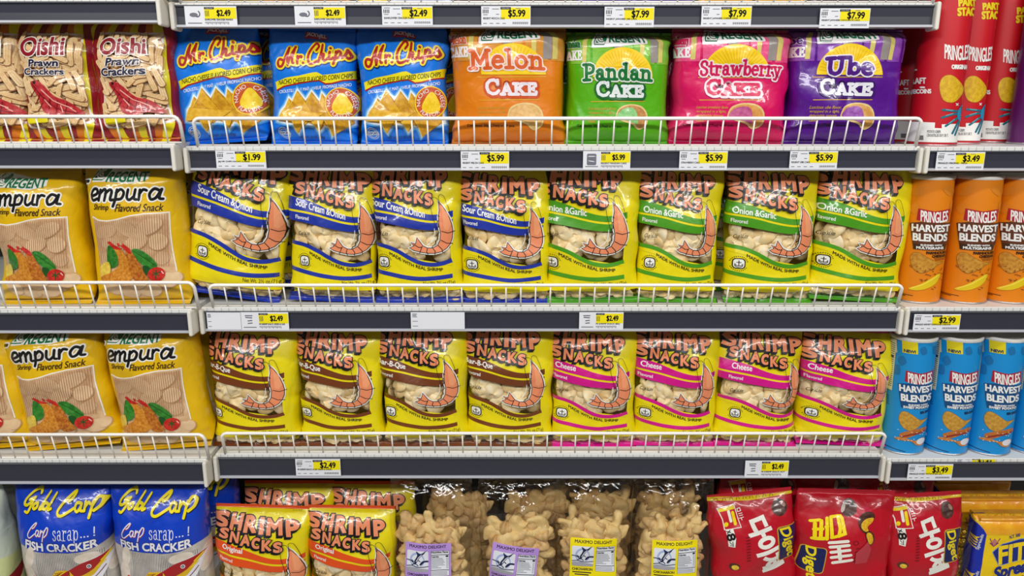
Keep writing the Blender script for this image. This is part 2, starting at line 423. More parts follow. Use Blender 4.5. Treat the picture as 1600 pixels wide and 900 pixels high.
class Pillow:
    """A filled bag: film of constant girth, flat at its seals, plump between; t = place round the girth (0 front), v = height 0..1."""
    def __init__(s, half_w, H, depth=0.105, seed=0, vb=0.04, vt=0.035, rise=0.2, fall=0.45, pb=0.6, pt=0.75, n=2.5, wrinkle=1.0, creases=9, sag=0.0, fwd=0.0):
        s.n = n; s.dd, s.rows, s.wx = table(n)
        s.depth, s.H, s.vb, s.vt, s.rise, s.fall, s.pb, s.pt, s.sag, s.fwd = depth, H, vb, vt, rise, fall, pb, pt, sag, fwd
        s.P = half_w / np.interp(depth * 0.97, s.dd, s.wx)
        s.flare, s.wmid = 1.03, half_w
        kk = np.interp(depth, s.dd, np.arange(len(s.dd)))
        row = s.rows[int(round(kk))]; xs = row[:, 0] / row[:, 0].max(); ts = np.linspace(-.5, .5, NT + 1)
        f = slice(NT // 4, 3 * NT // 4 + 1); s.pinv = (xs[f], ts[f])
        r = np.random.RandomState(seed); s.r = r; s.wr = wrinkle
        s.low = [(r.uniform(35, 110) * np.cos(a), r.uniform(35, 110) * np.sin(a), r.uniform(0, 6.28), r.uniform(.3, 1.0)) for a in r.uniform(0, PI, 7)]
        s.pl = [(int(r.randint(5, 12)), r.uniform(0, 6.28), r.uniform(.5, 1)) for _ in range(3)]
        s.cr = []
        for _ in range(creases):
            top = r.rand() < 0.6
            a = r.uniform(-.24, .24) * s.P; z = H * (r.uniform(.70, .98) if top else r.uniform(.05, .95))
            ang = r.uniform(-1.1, 1.1) + (PI / 2 if r.rand() < .6 else 0)
            s.cr.append((a, z, np.cos(ang), np.sin(ang), r.uniform(.010, .035), r.uniform(.0050, .0090), r.uniform(-1, 1) * .0013))
    def p2t(s, p):
        x, t = s.pinv
        q = np.clip(p, -1, 1)
        return np.interp(q, x, t) + (p - q) * 0.25
    def dprof(s, v):
        b = np.clip((v - s.vb) / s.rise, 0, 1); t = np.clip((1 - s.vt - v) / s.fall, 0, 1)
        b = 1 - (1 - b) ** 2; t = 1 - (1 - t) ** 2
        return s.depth * np.maximum((b ** s.pb) * (t ** s.pt), 0.004)
    def base(s, t, v):
        t = (t + 0.5) % 1.0 * NT
        k = np.interp(s.dprof(np.clip(v, 0, 1)), s.dd, np.arange(len(s.dd)))
        i = np.minimum(t.astype(int), NT - 1); ft = (t - i)[:, None]; j = np.minimum(k.astype(int), len(s.dd) - 2); fk = (k - j)[:, None]
        R = s.rows
        xy = (R[j, i] * (1 - ft) + R[j, i + 1] * ft) * (1 - fk) + (R[j + 1, i] * (1 - ft) + R[j + 1, i + 1] * ft) * fk
        w = np.interp(k, np.arange(len(s.dd)), s.wx * 1.0) * s.P; xf = np.minimum(1.0, s.flare * s.wmid / w)
        return np.stack([xy[:, 0] * s.P * xf, xy[:, 1] * s.P - s.sag * np.sin(PI * np.clip(v, 0, 1)) - s.fwd * np.exp(-np.clip(v, 0, 1) / .07), v * s.H], 1)
    def frame(s, f, t, v, c=None, e=0.0009):
        et, ev = e / s.P, e / s.H
        up = v < 0.5; sg = np.where(up, 1.0, -1.0)
        if c is None: c = f(t, v)
        du = f(t + et, v) - c; dv = (f(t, v + ev * sg) - c) * sg[:, None]
        n = np.cross(du, dv); return n / np.maximum(np.linalg.norm(n, axis=1), 1e-12)[:, None]
    def disp(s, t, v):
        a, z = t * s.P, v * s.H
        d = np.zeros_like(a)
        w = np.clip(np.minimum((v - s.vb) / .12, (1 - s.vt - v) / .12), 0, 1)
        for kx, kz, ph, am in s.low: d += w * 0.0011 * am * np.sin(kx * a + kz * z + ph)
        eb = np.exp(-np.maximum(v - s.vb, 0) * s.H / .020); et = np.exp(-np.maximum(1 - s.vt - v, 0) * s.H / .034)
        for k, ph, am in s.pl:
            d += 0.0008 * am * (eb + et) * np.sin(2 * PI * k * t + ph + 4 * v) * np.clip(np.minimum((v - s.vb) / .02, (1 - s.vt - v) / .02), 0, 1)
        for a0, z0, c, sn, L, sg, am in s.cr:
            x = (a - a0) * c + (z - z0) * sn; y = -(a - a0) * sn + (z - z0) * c
            d += am * np.exp(-(y / sg) ** 2) * np.exp(-(x / L) ** 4) * w
        return d * s.wr
    def full(s, t, v):
        if s.wr == 0: return s.base(t, v)
        c = s.base(t, v)
        return c + s.frame(s.base, t, v, c) * s.disp(t, v)[:, None]
    def point(s, t, v, off):
        t = np.asarray(t, float); v = np.clip(np.asarray(v, float), 0, 1)
        c = s.full(t, v); n = s.frame(s.full, t, v, c)
        return c + n * np.asarray(off)[:, None], n
class Can(Pillow):
    def __init__(s, R, H): s.R, s.H, s.P, s.wr = R, H, 2 * PI * R, 0
    def p2t(s, p):
        q = np.clip(p, -1, 1); return np.arcsin(q) / (2 * PI) + (p - q) * 0.25
    def full(s, t, v):
        a = t * 2 * PI; return np.stack([s.R * np.sin(a), -s.R * np.cos(a), v * s.H], 1)
class Plate(Pillow):                  # a flat card facing the aisle
    def __init__(s, half_w, H): s.w, s.H, s.P, s.wr = half_w, H, half_w * 4, 0
    def p2t(s, p): return p * 0.25
    def full(s, t, v): return np.stack([t * s.P, np.zeros_like(t), v * s.H], 1)
class Pack(Pillow):                   # a box-like wrapped pack, rounded edges
    def __init__(s, half_w, H, half_d, seed=0, wrinkle=0.5):
        super().__init__(half_w, H, depth=0.09, seed=seed, vb=0.0, vt=0.0, rise=0.06, fall=0.10, pb=.5, pt=.5, n=7.0, wrinkle=wrinkle, creases=12)
        s.dd, s.rows, s.wx = table(7.0)
        k = half_d / half_w; s.depth = 1.02 * k / (4 * (1 + k)); s.P = half_w / np.interp(s.depth * .97, s.dd, s.wx)
        kk = int(round(np.interp(s.depth, s.dd, np.arange(len(s.dd))))); row = s.rows[kk]; xs = row[:, 0] / row[:, 0].max(); ts = np.linspace(-.5, .5, NT + 1)
        xm = np.maximum.accumulate(xs[NT // 4:3 * NT // 4 + 1]); s.pinv = (xm + np.arange(len(xm)) * 1e-9, ts[NT // 4:3 * NT // 4 + 1])

def mesh_from(name, V, F, MI, mats, N=None):
    me = bpy.data.meshes.new(name)
    V = np.asarray(V, float); nl = sum(len(f) for f in F) if isinstance(F, list) else F.size
    me.vertices.add(len(V)); me.vertices.foreach_set('co', V.ravel())
    if isinstance(F, list):
        tot = np.array([len(f) for f in F]); flat = np.concatenate([np.asarray(f) for f in F])
    else:
        tot = np.full(len(F), F.shape[1]); flat = F.ravel()
    me.loops.add(len(flat)); me.loops.foreach_set('vertex_index', flat.astype(np.int32))
    me.polygons.add(len(tot)); me.polygons.foreach_set('loop_start', np.concatenate([[0], np.cumsum(tot)[:-1]]).astype(np.int32))
    for m in mats: me.materials.append(m)
    me.polygons.foreach_set('material_index', np.asarray(MI, np.int32))
    me.polygons.foreach_set('use_smooth', np.ones(len(tot), bool))
    me.update(calc_edges=True)
    if N is not None and len(me.vertices) == len(N):
        me.normals_split_custom_set_from_vertices(N.tolist())
    return me
def art_geometry(S, art, du, mats, base_off=0.00030, step=0.00020, lo=0.0, hi=1.0):
    Vs, Ns, MI = [], [], []
    for mat, t, L in art.items:
        P = t.reshape(-1, 2)
        az = np.stack([S.p2t(P[:, 0] + du) * S.P, P[:, 1] * S.H], 1).reshape(-1, 3, 2)
        P = subdivide(az, 0.0036).reshape(-1, 2)
        X, n = S.point(P[:, 0] / S.P, P[:, 1] / S.H, np.full(len(P), base_off + step * L))
        # turn the triangles so that they face outwards
        A = X.reshape(-1, 3, 3); fn = np.cross(A[:, 1] - A[:, 0], A[:, 2] - A[:, 0]); flip = (fn * n.reshape(-1, 3, 3).mean(1)).sum(1) < 0
        A[flip] = A[flip][:, ::-1]; nn = n.reshape(-1, 3, 3); nn[flip] = nn[flip][:, ::-1]
        Vs.append(A.reshape(-1, 3)); Ns.append(nn.reshape(-1, 3))
        if mat not in mats: mats.append(mat)
        MI += [mats.index(mat)] * (len(P) // 3)
    if not Vs: return np.zeros((0, 3)), np.zeros((0, 3)), np.zeros((0, 3), int), []
    V = np.concatenate(Vs); return V, np.concatenate(Ns), np.arange(len(V)).reshape(-1, 3), MI
def inside(poly, P):
    x, y = P[:, 0], P[:, 1]; c = np.zeros(len(P), bool); q = np.asarray(poly); j = len(q) - 1
    for i in range(len(q)):
        (xi, yi), (xj, yj) = q[i], q[j]
        hit = ((yi > y) != (yj > y)) & (x < (xj - xi) * (y - yi) / (yj - yi + 1e-12) + xi); c ^= hit; j = i
    return c
def sleeve(name, S, art, base, du=0.0, parts=(), cell=0.0034, mats_extra=None):
    """The body as one mesh with its print; PARTS = (name, material, test(p, q)) faces that become meshes of their own under it."""
    nu = max(40, int(S.P / cell)); nv = max(20, int(S.H / cell))
    tt = np.linspace(-.5, .5, nu, endpoint=False); vv = np.linspace(0, 1, nv + 1)
    T, Vv = np.meshgrid(tt, vv); X, N = S.point(T.ravel(), Vv.ravel(), np.zeros(T.size))
    i, j = np.meshgrid(np.arange(nu), np.arange(nv)); i, j = i.ravel(), j.ravel(); i2 = (i + 1) % nu
    F = np.stack([j * nu + i, j * nu + i2, (j + 1) * nu + i2, (j + 1) * nu + i], 1)
    tc = (tt[i] + .5 / nu); vc = (vv[j] + vv[j + 1]) / 2
    # face centres in picture coordinates
    pg = np.linspace(-2, 2, 1601); tg = S.p2t(pg); pc = np.interp(tc, tg, pg) - du
    pc = np.where(pc < -2, pc + 4, np.where(pc > 2, pc - 4, pc))
    who = np.zeros(len(F), int)
    for k, (pn, pm, test) in enumerate(parts):
        who[(who == 0) & test(pc, vc)] = k + 1
    mats = [base]
    AV, AN, AF, AM = art_geometry(S, art, du, mats) if art else (np.zeros((0, 3)), np.zeros((0, 3)), np.zeros((0, 3), int), [])
    f0 = F[who == 0]
    V = np.concatenate([X, AV]); NN = np.concatenate([N, AN]); FF = np.concatenate([f0[:, [0, 1, 2]], f0[:, [0, 2, 3]], AF + len(X)])
    used = np.zeros(len(V), bool); used[f0.ravel()] = True; used[len(X):] = True
    remap = np.cumsum(used) - 1
    FF = remap[FF]
    root = link(name, mesh_from(name, V[used], FF, [0] * (2 * len(f0)) + AM, mats, NN[used]))
    for k, (pn, pm, test) in enumerate(parts):
        fk = F[who == k + 1]
        if not len(fk): continue
        ids, inv = np.unique(fk.ravel(), return_inverse=True)
        link(pn, mesh_from(pn, X[ids], inv.reshape(-1, 4), [0] * len(fk), [pm], N[ids]), root)
    return root
def copy_tree(o, parent=None):
    c = o.copy(); COL.objects.link(c)
    if parent: c.parent = parent
    for ch in list(o.children): copy_tree(ch, c)
    return c

def cap_mesh(name, R, z, mat, up, parent):
    m = MB()
    prof = [(R + .0004, -.004), (R + .0012, -.002), (R + .0012, .002), (R - .002, .003), (R - .004, -.001), (0.0001, -.001)] if up else [(R - .003, .004), (R + .0009, .003), (R + .0011, .0008), (R - .002, .0), (0.0001, .001)]
    n = 96; v = [(r * math.cos(2 * PI * k / n), r * math.sin(2 * PI * k / n), z + h) for r, h in prof for k in range(n)]
    f = [(i * n + k, i * n + (k + 1) % n, (i + 1) * n + (k + 1) % n, (i + 1) * n + k) for i in range(len(prof) - 1) for k in range(n)]
    if not up: f = [q[::-1] for q in f]
    m.add(v, f); return m.build(name, mat, parent, True)
# ------------------------------------------------------------------ printed designs (drawn once, shared by every bag of the kind)
BLACK, WHITE = (18, 16, 18), (240, 240, 236)
YEL = (230, 213, 8)
def regent_mark(c, x, y, w, h, m_green, m_white):
    """white-on-green square with the swirling leaf"""
    c.poly(m_green, [(x, y), (x + w * .72, y), (x + w, y + h * .2), (x + w, y + h * .62), (x + w * .8, y + h), (x, y + h)], sm=0)
    for k, r in enumerate((.44, .29, .15)):
        c.line(m_white, ellipse_pts(x + w * .62, y + h * .40, w * r, h * r, 60 + 12 * k, 265, 12), w * .075)
    c.line(m_white, [(x + w * .18, y + h * .30), (x + w * .10, y + h * .88), (x + w * .8, y + h * .88)], w * .07)
    c.lines(m_white, [[(x + w * .10, y + h * .26), (x + w * .24, y + h * .42)], [(x + w * .24, y + h * .06), (x + w * .32, y + h * .26)], [(x + w * .4, y + h * .02), (x + w * .42, y + h * .16)]], w * .055)

SHRIMP_FRAME = ((500, 40), (935, 40), (500, 765))
SHRIMP_WINDOW_TOP = [(470, 342), (540, 352), (640, 368), (720, 383), (800, 391), (895, 387)]
SHRIMP_WINDOW_LOW = [(470, 462), (540, 466), (590, 478), (640, 500), (690, 528), (740, 550), (790, 560), (840, 558), (895, 545)]
def shrimp_art(rgb, flavour, fbox, slope, tone=(214, 132, 92)):
    c = Art(*SHRIMP_FRAME)
    band, blk, wht, yel, sal = foil(rgb), foil(BLACK), foil(WHITE), foil(YEL), foil((232, 140, 98))
    top = smooth(SHRIMP_WINDOW_TOP, 4); low = smooth(SHRIMP_WINDOW_LOW, 4)
    # yellow film edge round the window
    c.line(yel, [(896, 380), (897, 555)], 12, cap=False)
    up = smooth([(440, 226), (540, 242), (620, 264), (700, 296), (770, 316), (830, 320), (905, 303)], 4)
    dn = smooth([(440, 292), (540, 300), (620, 312), (700, 332), (770, 346), (830, 349), (905, 334)], 4)
    c.poly(band, up + dn[::-1])
    up = smooth([(440, 303), (540, 311), (620, 323), (700, 343), (770, 357), (830, 360), (905, 345)], 4)
    c.poly(band, up + [(x, y + 5) for x, y in top[::-1]])
    c.poly(yel, [(x, y + 12) for x, y in low] + [(895, 575), (470, 486)])
    c.line(band, [(x, y + 5) for x, y in low], 20, cap=False)
    c.line(band, smooth([(440, 596), (560, 612), (660, 628), (760, 636), (897, 627)], 4), 21, cap=False)
    c.line(yel, [(470, 692), (935, 692)], 18, cap=False)
    fx0, fy0, fx1, fy1 = fbox
    c.text(wht, flavour, fx0, fy0, fx1, fy1, bold=1.5, warp=lambda x, y: (x, y + slope * (x - fx0)))
    c.text(wht, 'Flavored', 512, 322, 578, 341, bold=.6, warp=lambda x, y: (x, y + .10 * (x - 512)))
    c.text(blk, "Cup'sLite", 520, 402, 584, 430, bold=.5, skew=.35, rot=-4)
    def curve(x, y):
        k = np.interp(x, [585, 640, 700, 770, 850], [0, 28, 56, 76, 82]); return x, y + k
    c.text(blk, 'MADE WITH REAL SHRIMP', 585, 502, 850, 518, bold=.8, warp=curve)
    c.text(foil((90, 80, 20)), 'Net Wt. 2½ oz.(71g)', 752, 650, 908, 676, bold=.3)
    # anchor seal
    c.poly(blk, rrect(526, 527, 582, 583, 18)); c.poly(wht, rrect(531, 532, 577, 578, 14))
    c.lines(blk, [[(554, 540), (554, 566)], [(545, 549), (563, 549)], ellipse_pts(554, 553, 17, 14, 15, 165, 10), ellipse_pts(554, 558, 18, 17, 20, 160, 10)], 3.6)
    c.lines(blk, [ellipse_pts(554, 555, 38, 38, a, a + 6, 2) for a in list(range(195, 350, 13)) + list(range(30, 150, 13))], 4, cap=False)
    # block lettering with a deep drop edge
    def big(ch, x0, y0, x1, y1, b, d):
        c.text(sal, ch, x0, y0, x1, y1, bold=b, outline=((blk, 5, 0, 0), (blk, 4, -d * .8, d)))
    for ch, x0, x1 in ((c_, a_ - 14 - .07 * (a_ - 488), b_ - 14 - .07 * (b_ - 488)) for c_, a_, b_ in (('S', 488, 542), ('H', 566, 622), ('R', 648, 708), ('I', 733, 748), ('M', 776, 852), ('P', 882, 934))):
        y0 = 84 + .085 * (x0 - 490); big(ch, x0, y0, x1, y0 + 74, 11, 11)
    for ch, x0, x1 in (('S', 504, 542), ('N', 560, 598), ('A', 614, 658), ('C', 672, 706), ('K', 722, 762), ('S', 774, 808)):
        y0 = 163 + .215 * (x0 - 500); big(ch, x0, y0, x1, y0 + 52, 8, 9)
    # the shrimp
    body = [(842, 250), (862, 272), (878, 296), (898, 334), (910, 370), (916, 404), (913, 440), (902, 468), (880, 492), (850, 508), (815, 515), (780, 514), (740, 507), (700, 497), (678, 484),
            (702, 474), (686, 456), (712, 464), (720, 432), (738, 456), (752, 474), (776, 486), (806, 487), (832, 474), (846, 448), (850, 410), (843, 372), (841, 330), (846, 296)]
    body = [(795 + (x - 795) * .90, 400 + (y - 400) * .96) for x, y in body]
    c.line(wht, body, 13, closed=True); c.poly(sal, body); c.line(blk, body, 3.4, closed=True)
    c.poly(foil((240, 158, 112)), [(852, 276), (880, 318), (896, 372), (880, 400), (862, 392), (856, 330)])
    c.lines(blk, [[(850, 402), (880, 412), (914, 404)], [(846, 446), (872, 462), (902, 466)], [(832, 472), (850, 492), (852, 507)], [(806, 486), (816, 500), (814, 514)], [(778, 486), (774, 500), (780, 513)], [(752, 474), (746, 490), (740, 506)],
                  [(712, 464), (735, 478), (752, 478)], [(841, 330), (834, 322), (838, 352), (831, 350), (836, 380), (828, 384), (838, 408), (826, 420), (832, 440), (818, 450), (822, 466), (806, 472), (800, 484)]], 3.2)
    for p in ([(806, 474), (822, 452), (828, 420), (820, 372), (806, 318), (800, 268), (806, 244), (822, 236), (836, 248), (842, 276)], [(846, 272), (840, 240), (848, 226), (864, 230), (876, 262), (890, 320)]):
        c.line(blk, p, 2.2, sm=5)
    c.line(wht, [(776, 470), (800, 452), (814, 420), (816, 388)], 2.6, sm=4)
    c.text(foil((150, 130, 20)), '12-15 OZ', 868, 62, 908, 69)
    return c
def shrimp_tests():
    c = Art(*SHRIMP_FRAME)
    win = c.norm(np.array(smooth(SHRIMP_WINDOW_TOP, 4) + smooth(SHRIMP_WINDOW_LOW, 4)[::-1] + [(462, 400)]))
    return win
def oishi_art():
    c = Art((30, 10), (530, 10), (105, 832))
    mar, yel, wht = foil((142, 16, 32)), foil((228, 214, 22)), foil((236, 228, 222))
    for k in range(-7, 8):
        x = 164 + 153 * k
        for m, a, b in ((mar, x, x + 51), (yel, x - 53, x)):
            q = [0, .25, .5, .75, 1]
            c.add(m, np.array([t for i in range(4) for t in (((a + 75 * q[i], 10 + 822 * q[i]), (b + 75 * q[i], 10 + 822 * q[i]), (b + 75 * q[i + 1], 10 + 822 * q[i + 1])),
                                                            ((a + 75 * q[i], 10 + 822 * q[i]), (b + 75 * q[i + 1], 10 + 822 * q[i + 1]), (a + 75 * q[i + 1], 10 + 822 * q[i + 1])))]))
    cardp = [(70, 122), (88, 108), (300, 112), (462, 116), (477, 136), (472, 300), (484, 470), (510, 590), (526, 660), (520, 704), (330, 722), (150, 736), (116, 712), (104, 640), (110, 540), (92, 330)]
    c.poly(wht, cardp, sm=3)
    inner = [(300 + (x - 300) * .94, 415 + (y - 415) * .955) for x, y in cardp]
    c.poly(photo((168, 112, 66), (190, 136, 84)), inner, sm=3)
    r = random.Random(3); stick = [photo((230, 198, 146), (240, 214, 168), 300), photo((218, 180, 124), (234, 202, 150), 300)]; edge = foil((158, 104, 62)); rib = foil((208, 166, 112))
    poly = np.array(smooth(inner, 3, True)); place = []
    for k in range(1500):
        x, y = r.uniform(90, 500), r.uniform(130, 700)
        if any((x - a) ** 2 + (y - b) ** 2 < 31 ** 2 for a, b in place): continue
        ang = r.uniform(-.5, 1.2) + (PI / 2 if y < 200 or r.random() < .25 else 0); L = r.uniform(34, 58)
        e = [(x - L * math.cos(ang), y - L * math.sin(ang)), (x + L * math.cos(ang), y + L * math.sin(ang))]
        if not inside(poly, np.array(e)).all(): continue
        place.append((x, y))
        c.line(edge, [(e[0][0] + 2, e[0][1] + 3), (e[1][0] + 2, e[1][1] + 3)], 33); c.line(stick[k % 2], e, 28)
        c.lines(rib, [[(e[0][0] + d * math.sin(ang), e[0][1] - d * math.cos(ang)), (e[1][0] + d * math.sin(ang), e[1][1] - d * math.cos(ang))] for d in (-5, 5)], 1.6)
    red, dk, pk = photo((166, 22, 34), (196, 60, 62)), foil((110, 10, 24)), foil((232, 168, 156))
    c.poly(red, [(176, 440), (215, 425), (262, 452), (330, 520), (400, 548), (455, 590), (492, 640), (470, 652), (400, 642), (330, 655), (262, 640), (236, 590), (222, 520)], sm=3)
    c.lines(dk, [[(190, 445), (250, 520), (330, 600), (450, 640)], [(300, 530), (285, 610)], [(345, 545), (330, 640)], [(395, 560), (385, 640)], [(215, 470), (175, 520)], [(235, 510), (200, 575)], [(250, 560), (215, 630)]], 6)
    c.lines(pk, [[(250, 480), (320, 545), (420, 600)], [(360, 580), (372, 630)], [(410, 600), (440, 625)], [(265, 540), (300, 590)]], 7)
    c.ell(foil(BLACK), 203, 436, 9)
    c.text(mar, 'Oishi', 122, 160, 386, 256, bold=8, outline=((wht, 6),))
    c.text(foil((26, 28, 62)), 'Prawn', 165, 280, 352, 324, bold=4.5, skew=.18, outline=((wht, 4.5),))
    c.text(foil((26, 28, 62)), 'Crackers', 138, 340, 382, 386, bold=4.5, outline=((wht, 4.5),))
    c.poly(yel, [(145, 672), (276, 660), (280, 690), (150, 705)])
    return c
def mrchips_art():
    c = Art((50, 60), (632, 60), (75, 855))
    blue, red, yel, navy, wht, gold = foil((6, 118, 226)), foil((172, 22, 20)), foil((244, 214, 20)), foil((14, 62, 130)), foil(WHITE), photo((206, 150, 22), (228, 178, 40))
    c.poly(foil((190, 24, 48)), [(252, 88), (440, 122), (436, 148), (258, 132)])
    c.text(wht, "JACK'nJILL", 268, 92, 430, 122, bold=2.5, warp=lambda x, y: (x, y + .13 * (x - 268)))
    sc = lambda L: [[(550 * 0 + (x / 10.667 + 560 - 550) * 4.2875, (y / 10.667 + 60 - 30) * 4.2875) for x, y in p] for p in L]
    W = sc([[(235, 395), (175, 380), (150, 430), (165, 490), (215, 495), (250, 440), (280, 330), (310, 195)],
            [(310, 195), (312, 330), (330, 470)], [(330, 470), (365, 330), (412, 175)], [(412, 175), (398, 330), (404, 430), (425, 446)],
            [(480, 325), (490, 450)], [(488, 400), (510, 338), (548, 332), (552, 352)], [(585, 437), (592, 440)],
            [(800, 225), (840, 160), (815, 110), (770, 115), (700, 220), (665, 340), (690, 440), (745, 450), (815, 415)],
            [(905, 125), (888, 260), (840, 425)], [(862, 370), (905, 300), (930, 300), (915, 390), (950, 395), (985, 365)],
            [(1030, 255), (1010, 360), (1045, 372), (1080, 345)], [(1043, 190), (1052, 194)],
            [(1135, 245), (1110, 350), (1080, 445)], [(1128, 285), (1175, 235), (1205, 265), (1180, 330), (1130, 350)],
            [(1200, 345), (1265, 300), (1310, 215)], [(1310, 215), (1335, 270), (1350, 320), (1310, 350), (1285, 335)]])
    c.strokes(red, W, 17, outline=((navy, 14, 3, 5), (yel, 11, 0, 1)))
    rib = [(75, 432), (160, 402), (250, 388), (345, 366), (372, 364), (410, 382), (480, 372), (625, 344), (622, 404), (540, 412), (470, 432), (428, 436), (385, 414), (330, 420), (220, 440), (140, 456), (82, 482)]
    c.poly(foil((236, 222, 26)), rib); c.line(red, [(622, 406), (540, 416), (470, 436), (428, 440), (385, 418), (330, 424), (220, 444), (140, 460), (82, 488)], 9, cap=False)
    c.text(foil((60, 66, 20)), 'NACHO CHEESE FLAVORED CORN CHIPS', 104, 412, 598, 444, bold=.6, skew=.1, warp=lambda x, y: (x, y - .105 * (x - 104) + 6))
    c.text(foil((222, 232, 244)), 'CROUSTILLES DE MAÏS SAVEUR FROMAGE NACHO', 106, 482, 590, 508, bold=.8, warp=lambda x, y: (x, y - .115 * (x - 106)))
    mass = [(112, 690), (128, 628), (158, 590), (178, 540), (200, 560), (238, 488), (292, 556), (334, 494), (388, 560), (404, 503), (450, 560), (520, 600), (600, 640), (606, 706), (560, 720), (520, 730), (482, 786), (458, 730), (420, 716), (385, 758), (362, 716), (310, 704), (274, 712), (238, 764), (214, 706), (160, 700)]
    for m, w in ((foil((70, 156, 226)), 54), (foil((140, 194, 236)), 38), (foil((226, 236, 244)), 24)): c.line(m, mass, w, closed=True)
    dk, hi = foil((156, 100, 14)), foil((236, 198, 74)); tones = [gold, photo((190, 132, 20), (216, 164, 36)), photo((214, 162, 32), (232, 184, 56))]
    c.poly(tones[1], mass)
    for k, t in enumerate(([(404, 503), (368, 640), (470, 690)], [(334, 494), (292, 590), (400, 706), (440, 660)], [(178, 540), (128, 660), (220, 700)], [(238, 488), (168, 640), (290, 716), (350, 650)], [(200, 560), (118, 690), (230, 700), (300, 660)],
                           [(300, 640), (385, 758), (430, 660)], [(190, 640), (238, 764), (320, 660)], [(400, 640), (482, 786), (600, 700), (540, 640)], [(150, 610), (112, 690), (340, 690), (420, 640)])):
        c.line(dk, t, 3.5, closed=True); c.poly(tones[k % 3], t); c.line(hi, t[:2], 4)
    org = foil((198, 82, 26))
    c.ell(foil((236, 200, 30)), 522, 572, 96, 110, n=32); c.ell(org, 522, 572, 88, 102, n=32)
    c.poly(photo((238, 196, 16), (250, 220, 60)), [(470, 600), (490, 545), (520, 505), (545, 508), (565, 545), (582, 590), (575, 630), (540, 645), (495, 638)], sm=3)
    def ring(a0, a1, r, flip=False):
        def w(x, y):
            a = np.radians(a0 + (a1 - a0) * x); rr = r + (y if flip else -y); return 522 + rr * np.cos(a) * .9, 572 + rr * np.sin(a)
        return w
    for body, a0, a1 in (('NACHO', 165, 262), ('CHEESE', 292, 385)):
        c.text(wht, body, 0, -26, 1, 0, warp=lambda x, y, a0=a0, a1=a1: ring(a0, a1, 68)(x, y))
    c.text(wht, 'FLAVOR', 0, -26, 1, 0, warp=ring(140, 45, 94, True))
    g = foil((196, 206, 214))
    c.lines(g, [ellipse_pts(132, 772, 37, 37), ellipse_pts(132, 772, 27, 27)], 4, closed=True); c.rect(g, 92, 760, 172, 784); c.text(navy, 'EXPORT', 97, 764, 167, 780, bold=1)
    c.text(navy, 'NET WT. 3.5 OZ (100g)', 228, 792, 425, 814, bold=1.5)
    return c
def cake_art(rgb, name, nrgb, nout, crgb, cout, pic, light, ns, nbox, mirror):
    c = Art((40, 30), (810, 30), (5, 840))
    base, wht = foil(rgb), foil((240, 236, 238)); gold = foil((222, 172, 40)); nm, no, ck, co = foil(nrgb), foil(nout), foil(crgb), foil(cout)
    pale, bar, grey = photo(light, tuple(int(.65 * a + .35 * b) for a, b in zip(light, rgb)), 60), foil((214, 200, 112)), foil((150, 142, 138))
    # clear top through which the small wrapped cakes show
    for x0, x1 in ((-420, -180), (-170, 60), (70, 215), (222, 380), (388, 520), (528, 690), (700, 810), (820, 1010), (1020, 1240)):
        c.poly(pale, [(x0, 30), (x1, 30), (x1 - 8, 262), (x0 + 4, 262)])
    for x0, x1, m in ((150, 178, bar), (380, 440, grey), (570, 600, bar), (650, 708, grey), (712, 745, bar), (-120, -90, bar), (900, 940, bar)):
        c.poly(m, [(x0 + 8, 60), (x1 + 12, 60), (x1, 250), (x0, 250)])
    for x in (-330, 28, 900):
        c.slab(nm, name, x, 92, x + 110, 146, 9, outline=((wht, 3, 0, 0),)); c.slab(wht, 'CAKE', x - 10, 172, x + 120, 232, 11)
    c.poly(wht, [(222, 36), (420, 46), (640, 52), (632, 122), (340, 146), (220, 150)])
    gr = foil((10, 104, 66)); regent_mark(c, 238, 44, 92, 88, gr, wht)
    c.text(gr, 'REGENT', 350, 64, 630, 114, bold=6)
    sun = foil((244, 206, 22)); c.poly(sun, ellipse_pts(446, 354, 220, 208, 180, 360, 30))
    c.lines(foil((226, 168, 18)), [[(446 + 110 * math.cos(a), 354 + 100 * math.sin(a)), (446 + 205 * math.cos(a), 354 + 192 * math.sin(a))] for a in np.radians(np.arange(190, 352, 7))], 3, cap=False)
    for k in range(3): c.line(foil((226, 168, 18)), [(300 + 12 * k, 330 - 22 * k), (600 - 12 * k, 318 - 22 * k)], 4)
    c.lines(gold, [[(200, 372), (665, 368)], [(210, 527), (612, 521)]], 5)
    x0, y0, x1, y1 = nbox
    c.slab(nm, name, x0, y0, x1, y1, ns, outline=((no, 9, 0, 1),), skew=0, warp=lambda x, y: (x, y + 8 * np.sin((x - x0) / (x1 - x0) * PI * 1.0) * -1))
    c.slab(ck, 'CAKE', 248, 390, 600, 486, 22, sizes=[1.28, .92, .92, .92], outline=((co, 15, 2, 3), (no if co != no else co, 0, 0, 0)))
    for k, tx in enumerate(('Luscious %s flavor,' % name.lower(), 'wrapped in a light,', 'delectable sponge', 'cake.')):
        c.text(foil((206, 160, 50)), tx, 192, 566 + 29 * k, (398, 384, 366, 245)[k], 590 + 29 * k, bold=.6, skew=.35)
    c.poly(foil((224, 196, 130)), [(393, 625), (420, 570), (500, 543), (590, 556), (634, 610), (632, 690), (580, 728), (545, 715), (520, 690), (440, 665), (398, 645)], sm=3)
    c.poly(photo(pic[0], pic[1]), [(402, 622), (430, 578), (500, 552), (582, 566), (624, 614), (622, 684), (580, 716), (550, 700), (530, 676), (450, 655), (408, 640)], sm=3)
    c.poly(photo(pic[2], pic[3]), [(404, 622), (440, 582), (510, 566), (548, 590), (562, 650), (556, 690), (530, 676), (450, 652), (408, 638)], sm=3)
    c.text(foil(tuple(int(v * .35) for v in rgb)), 'Contents: 20g (.7oz) x 10 pcs.', 110, 690, 440, 712, bold=1)
    return c
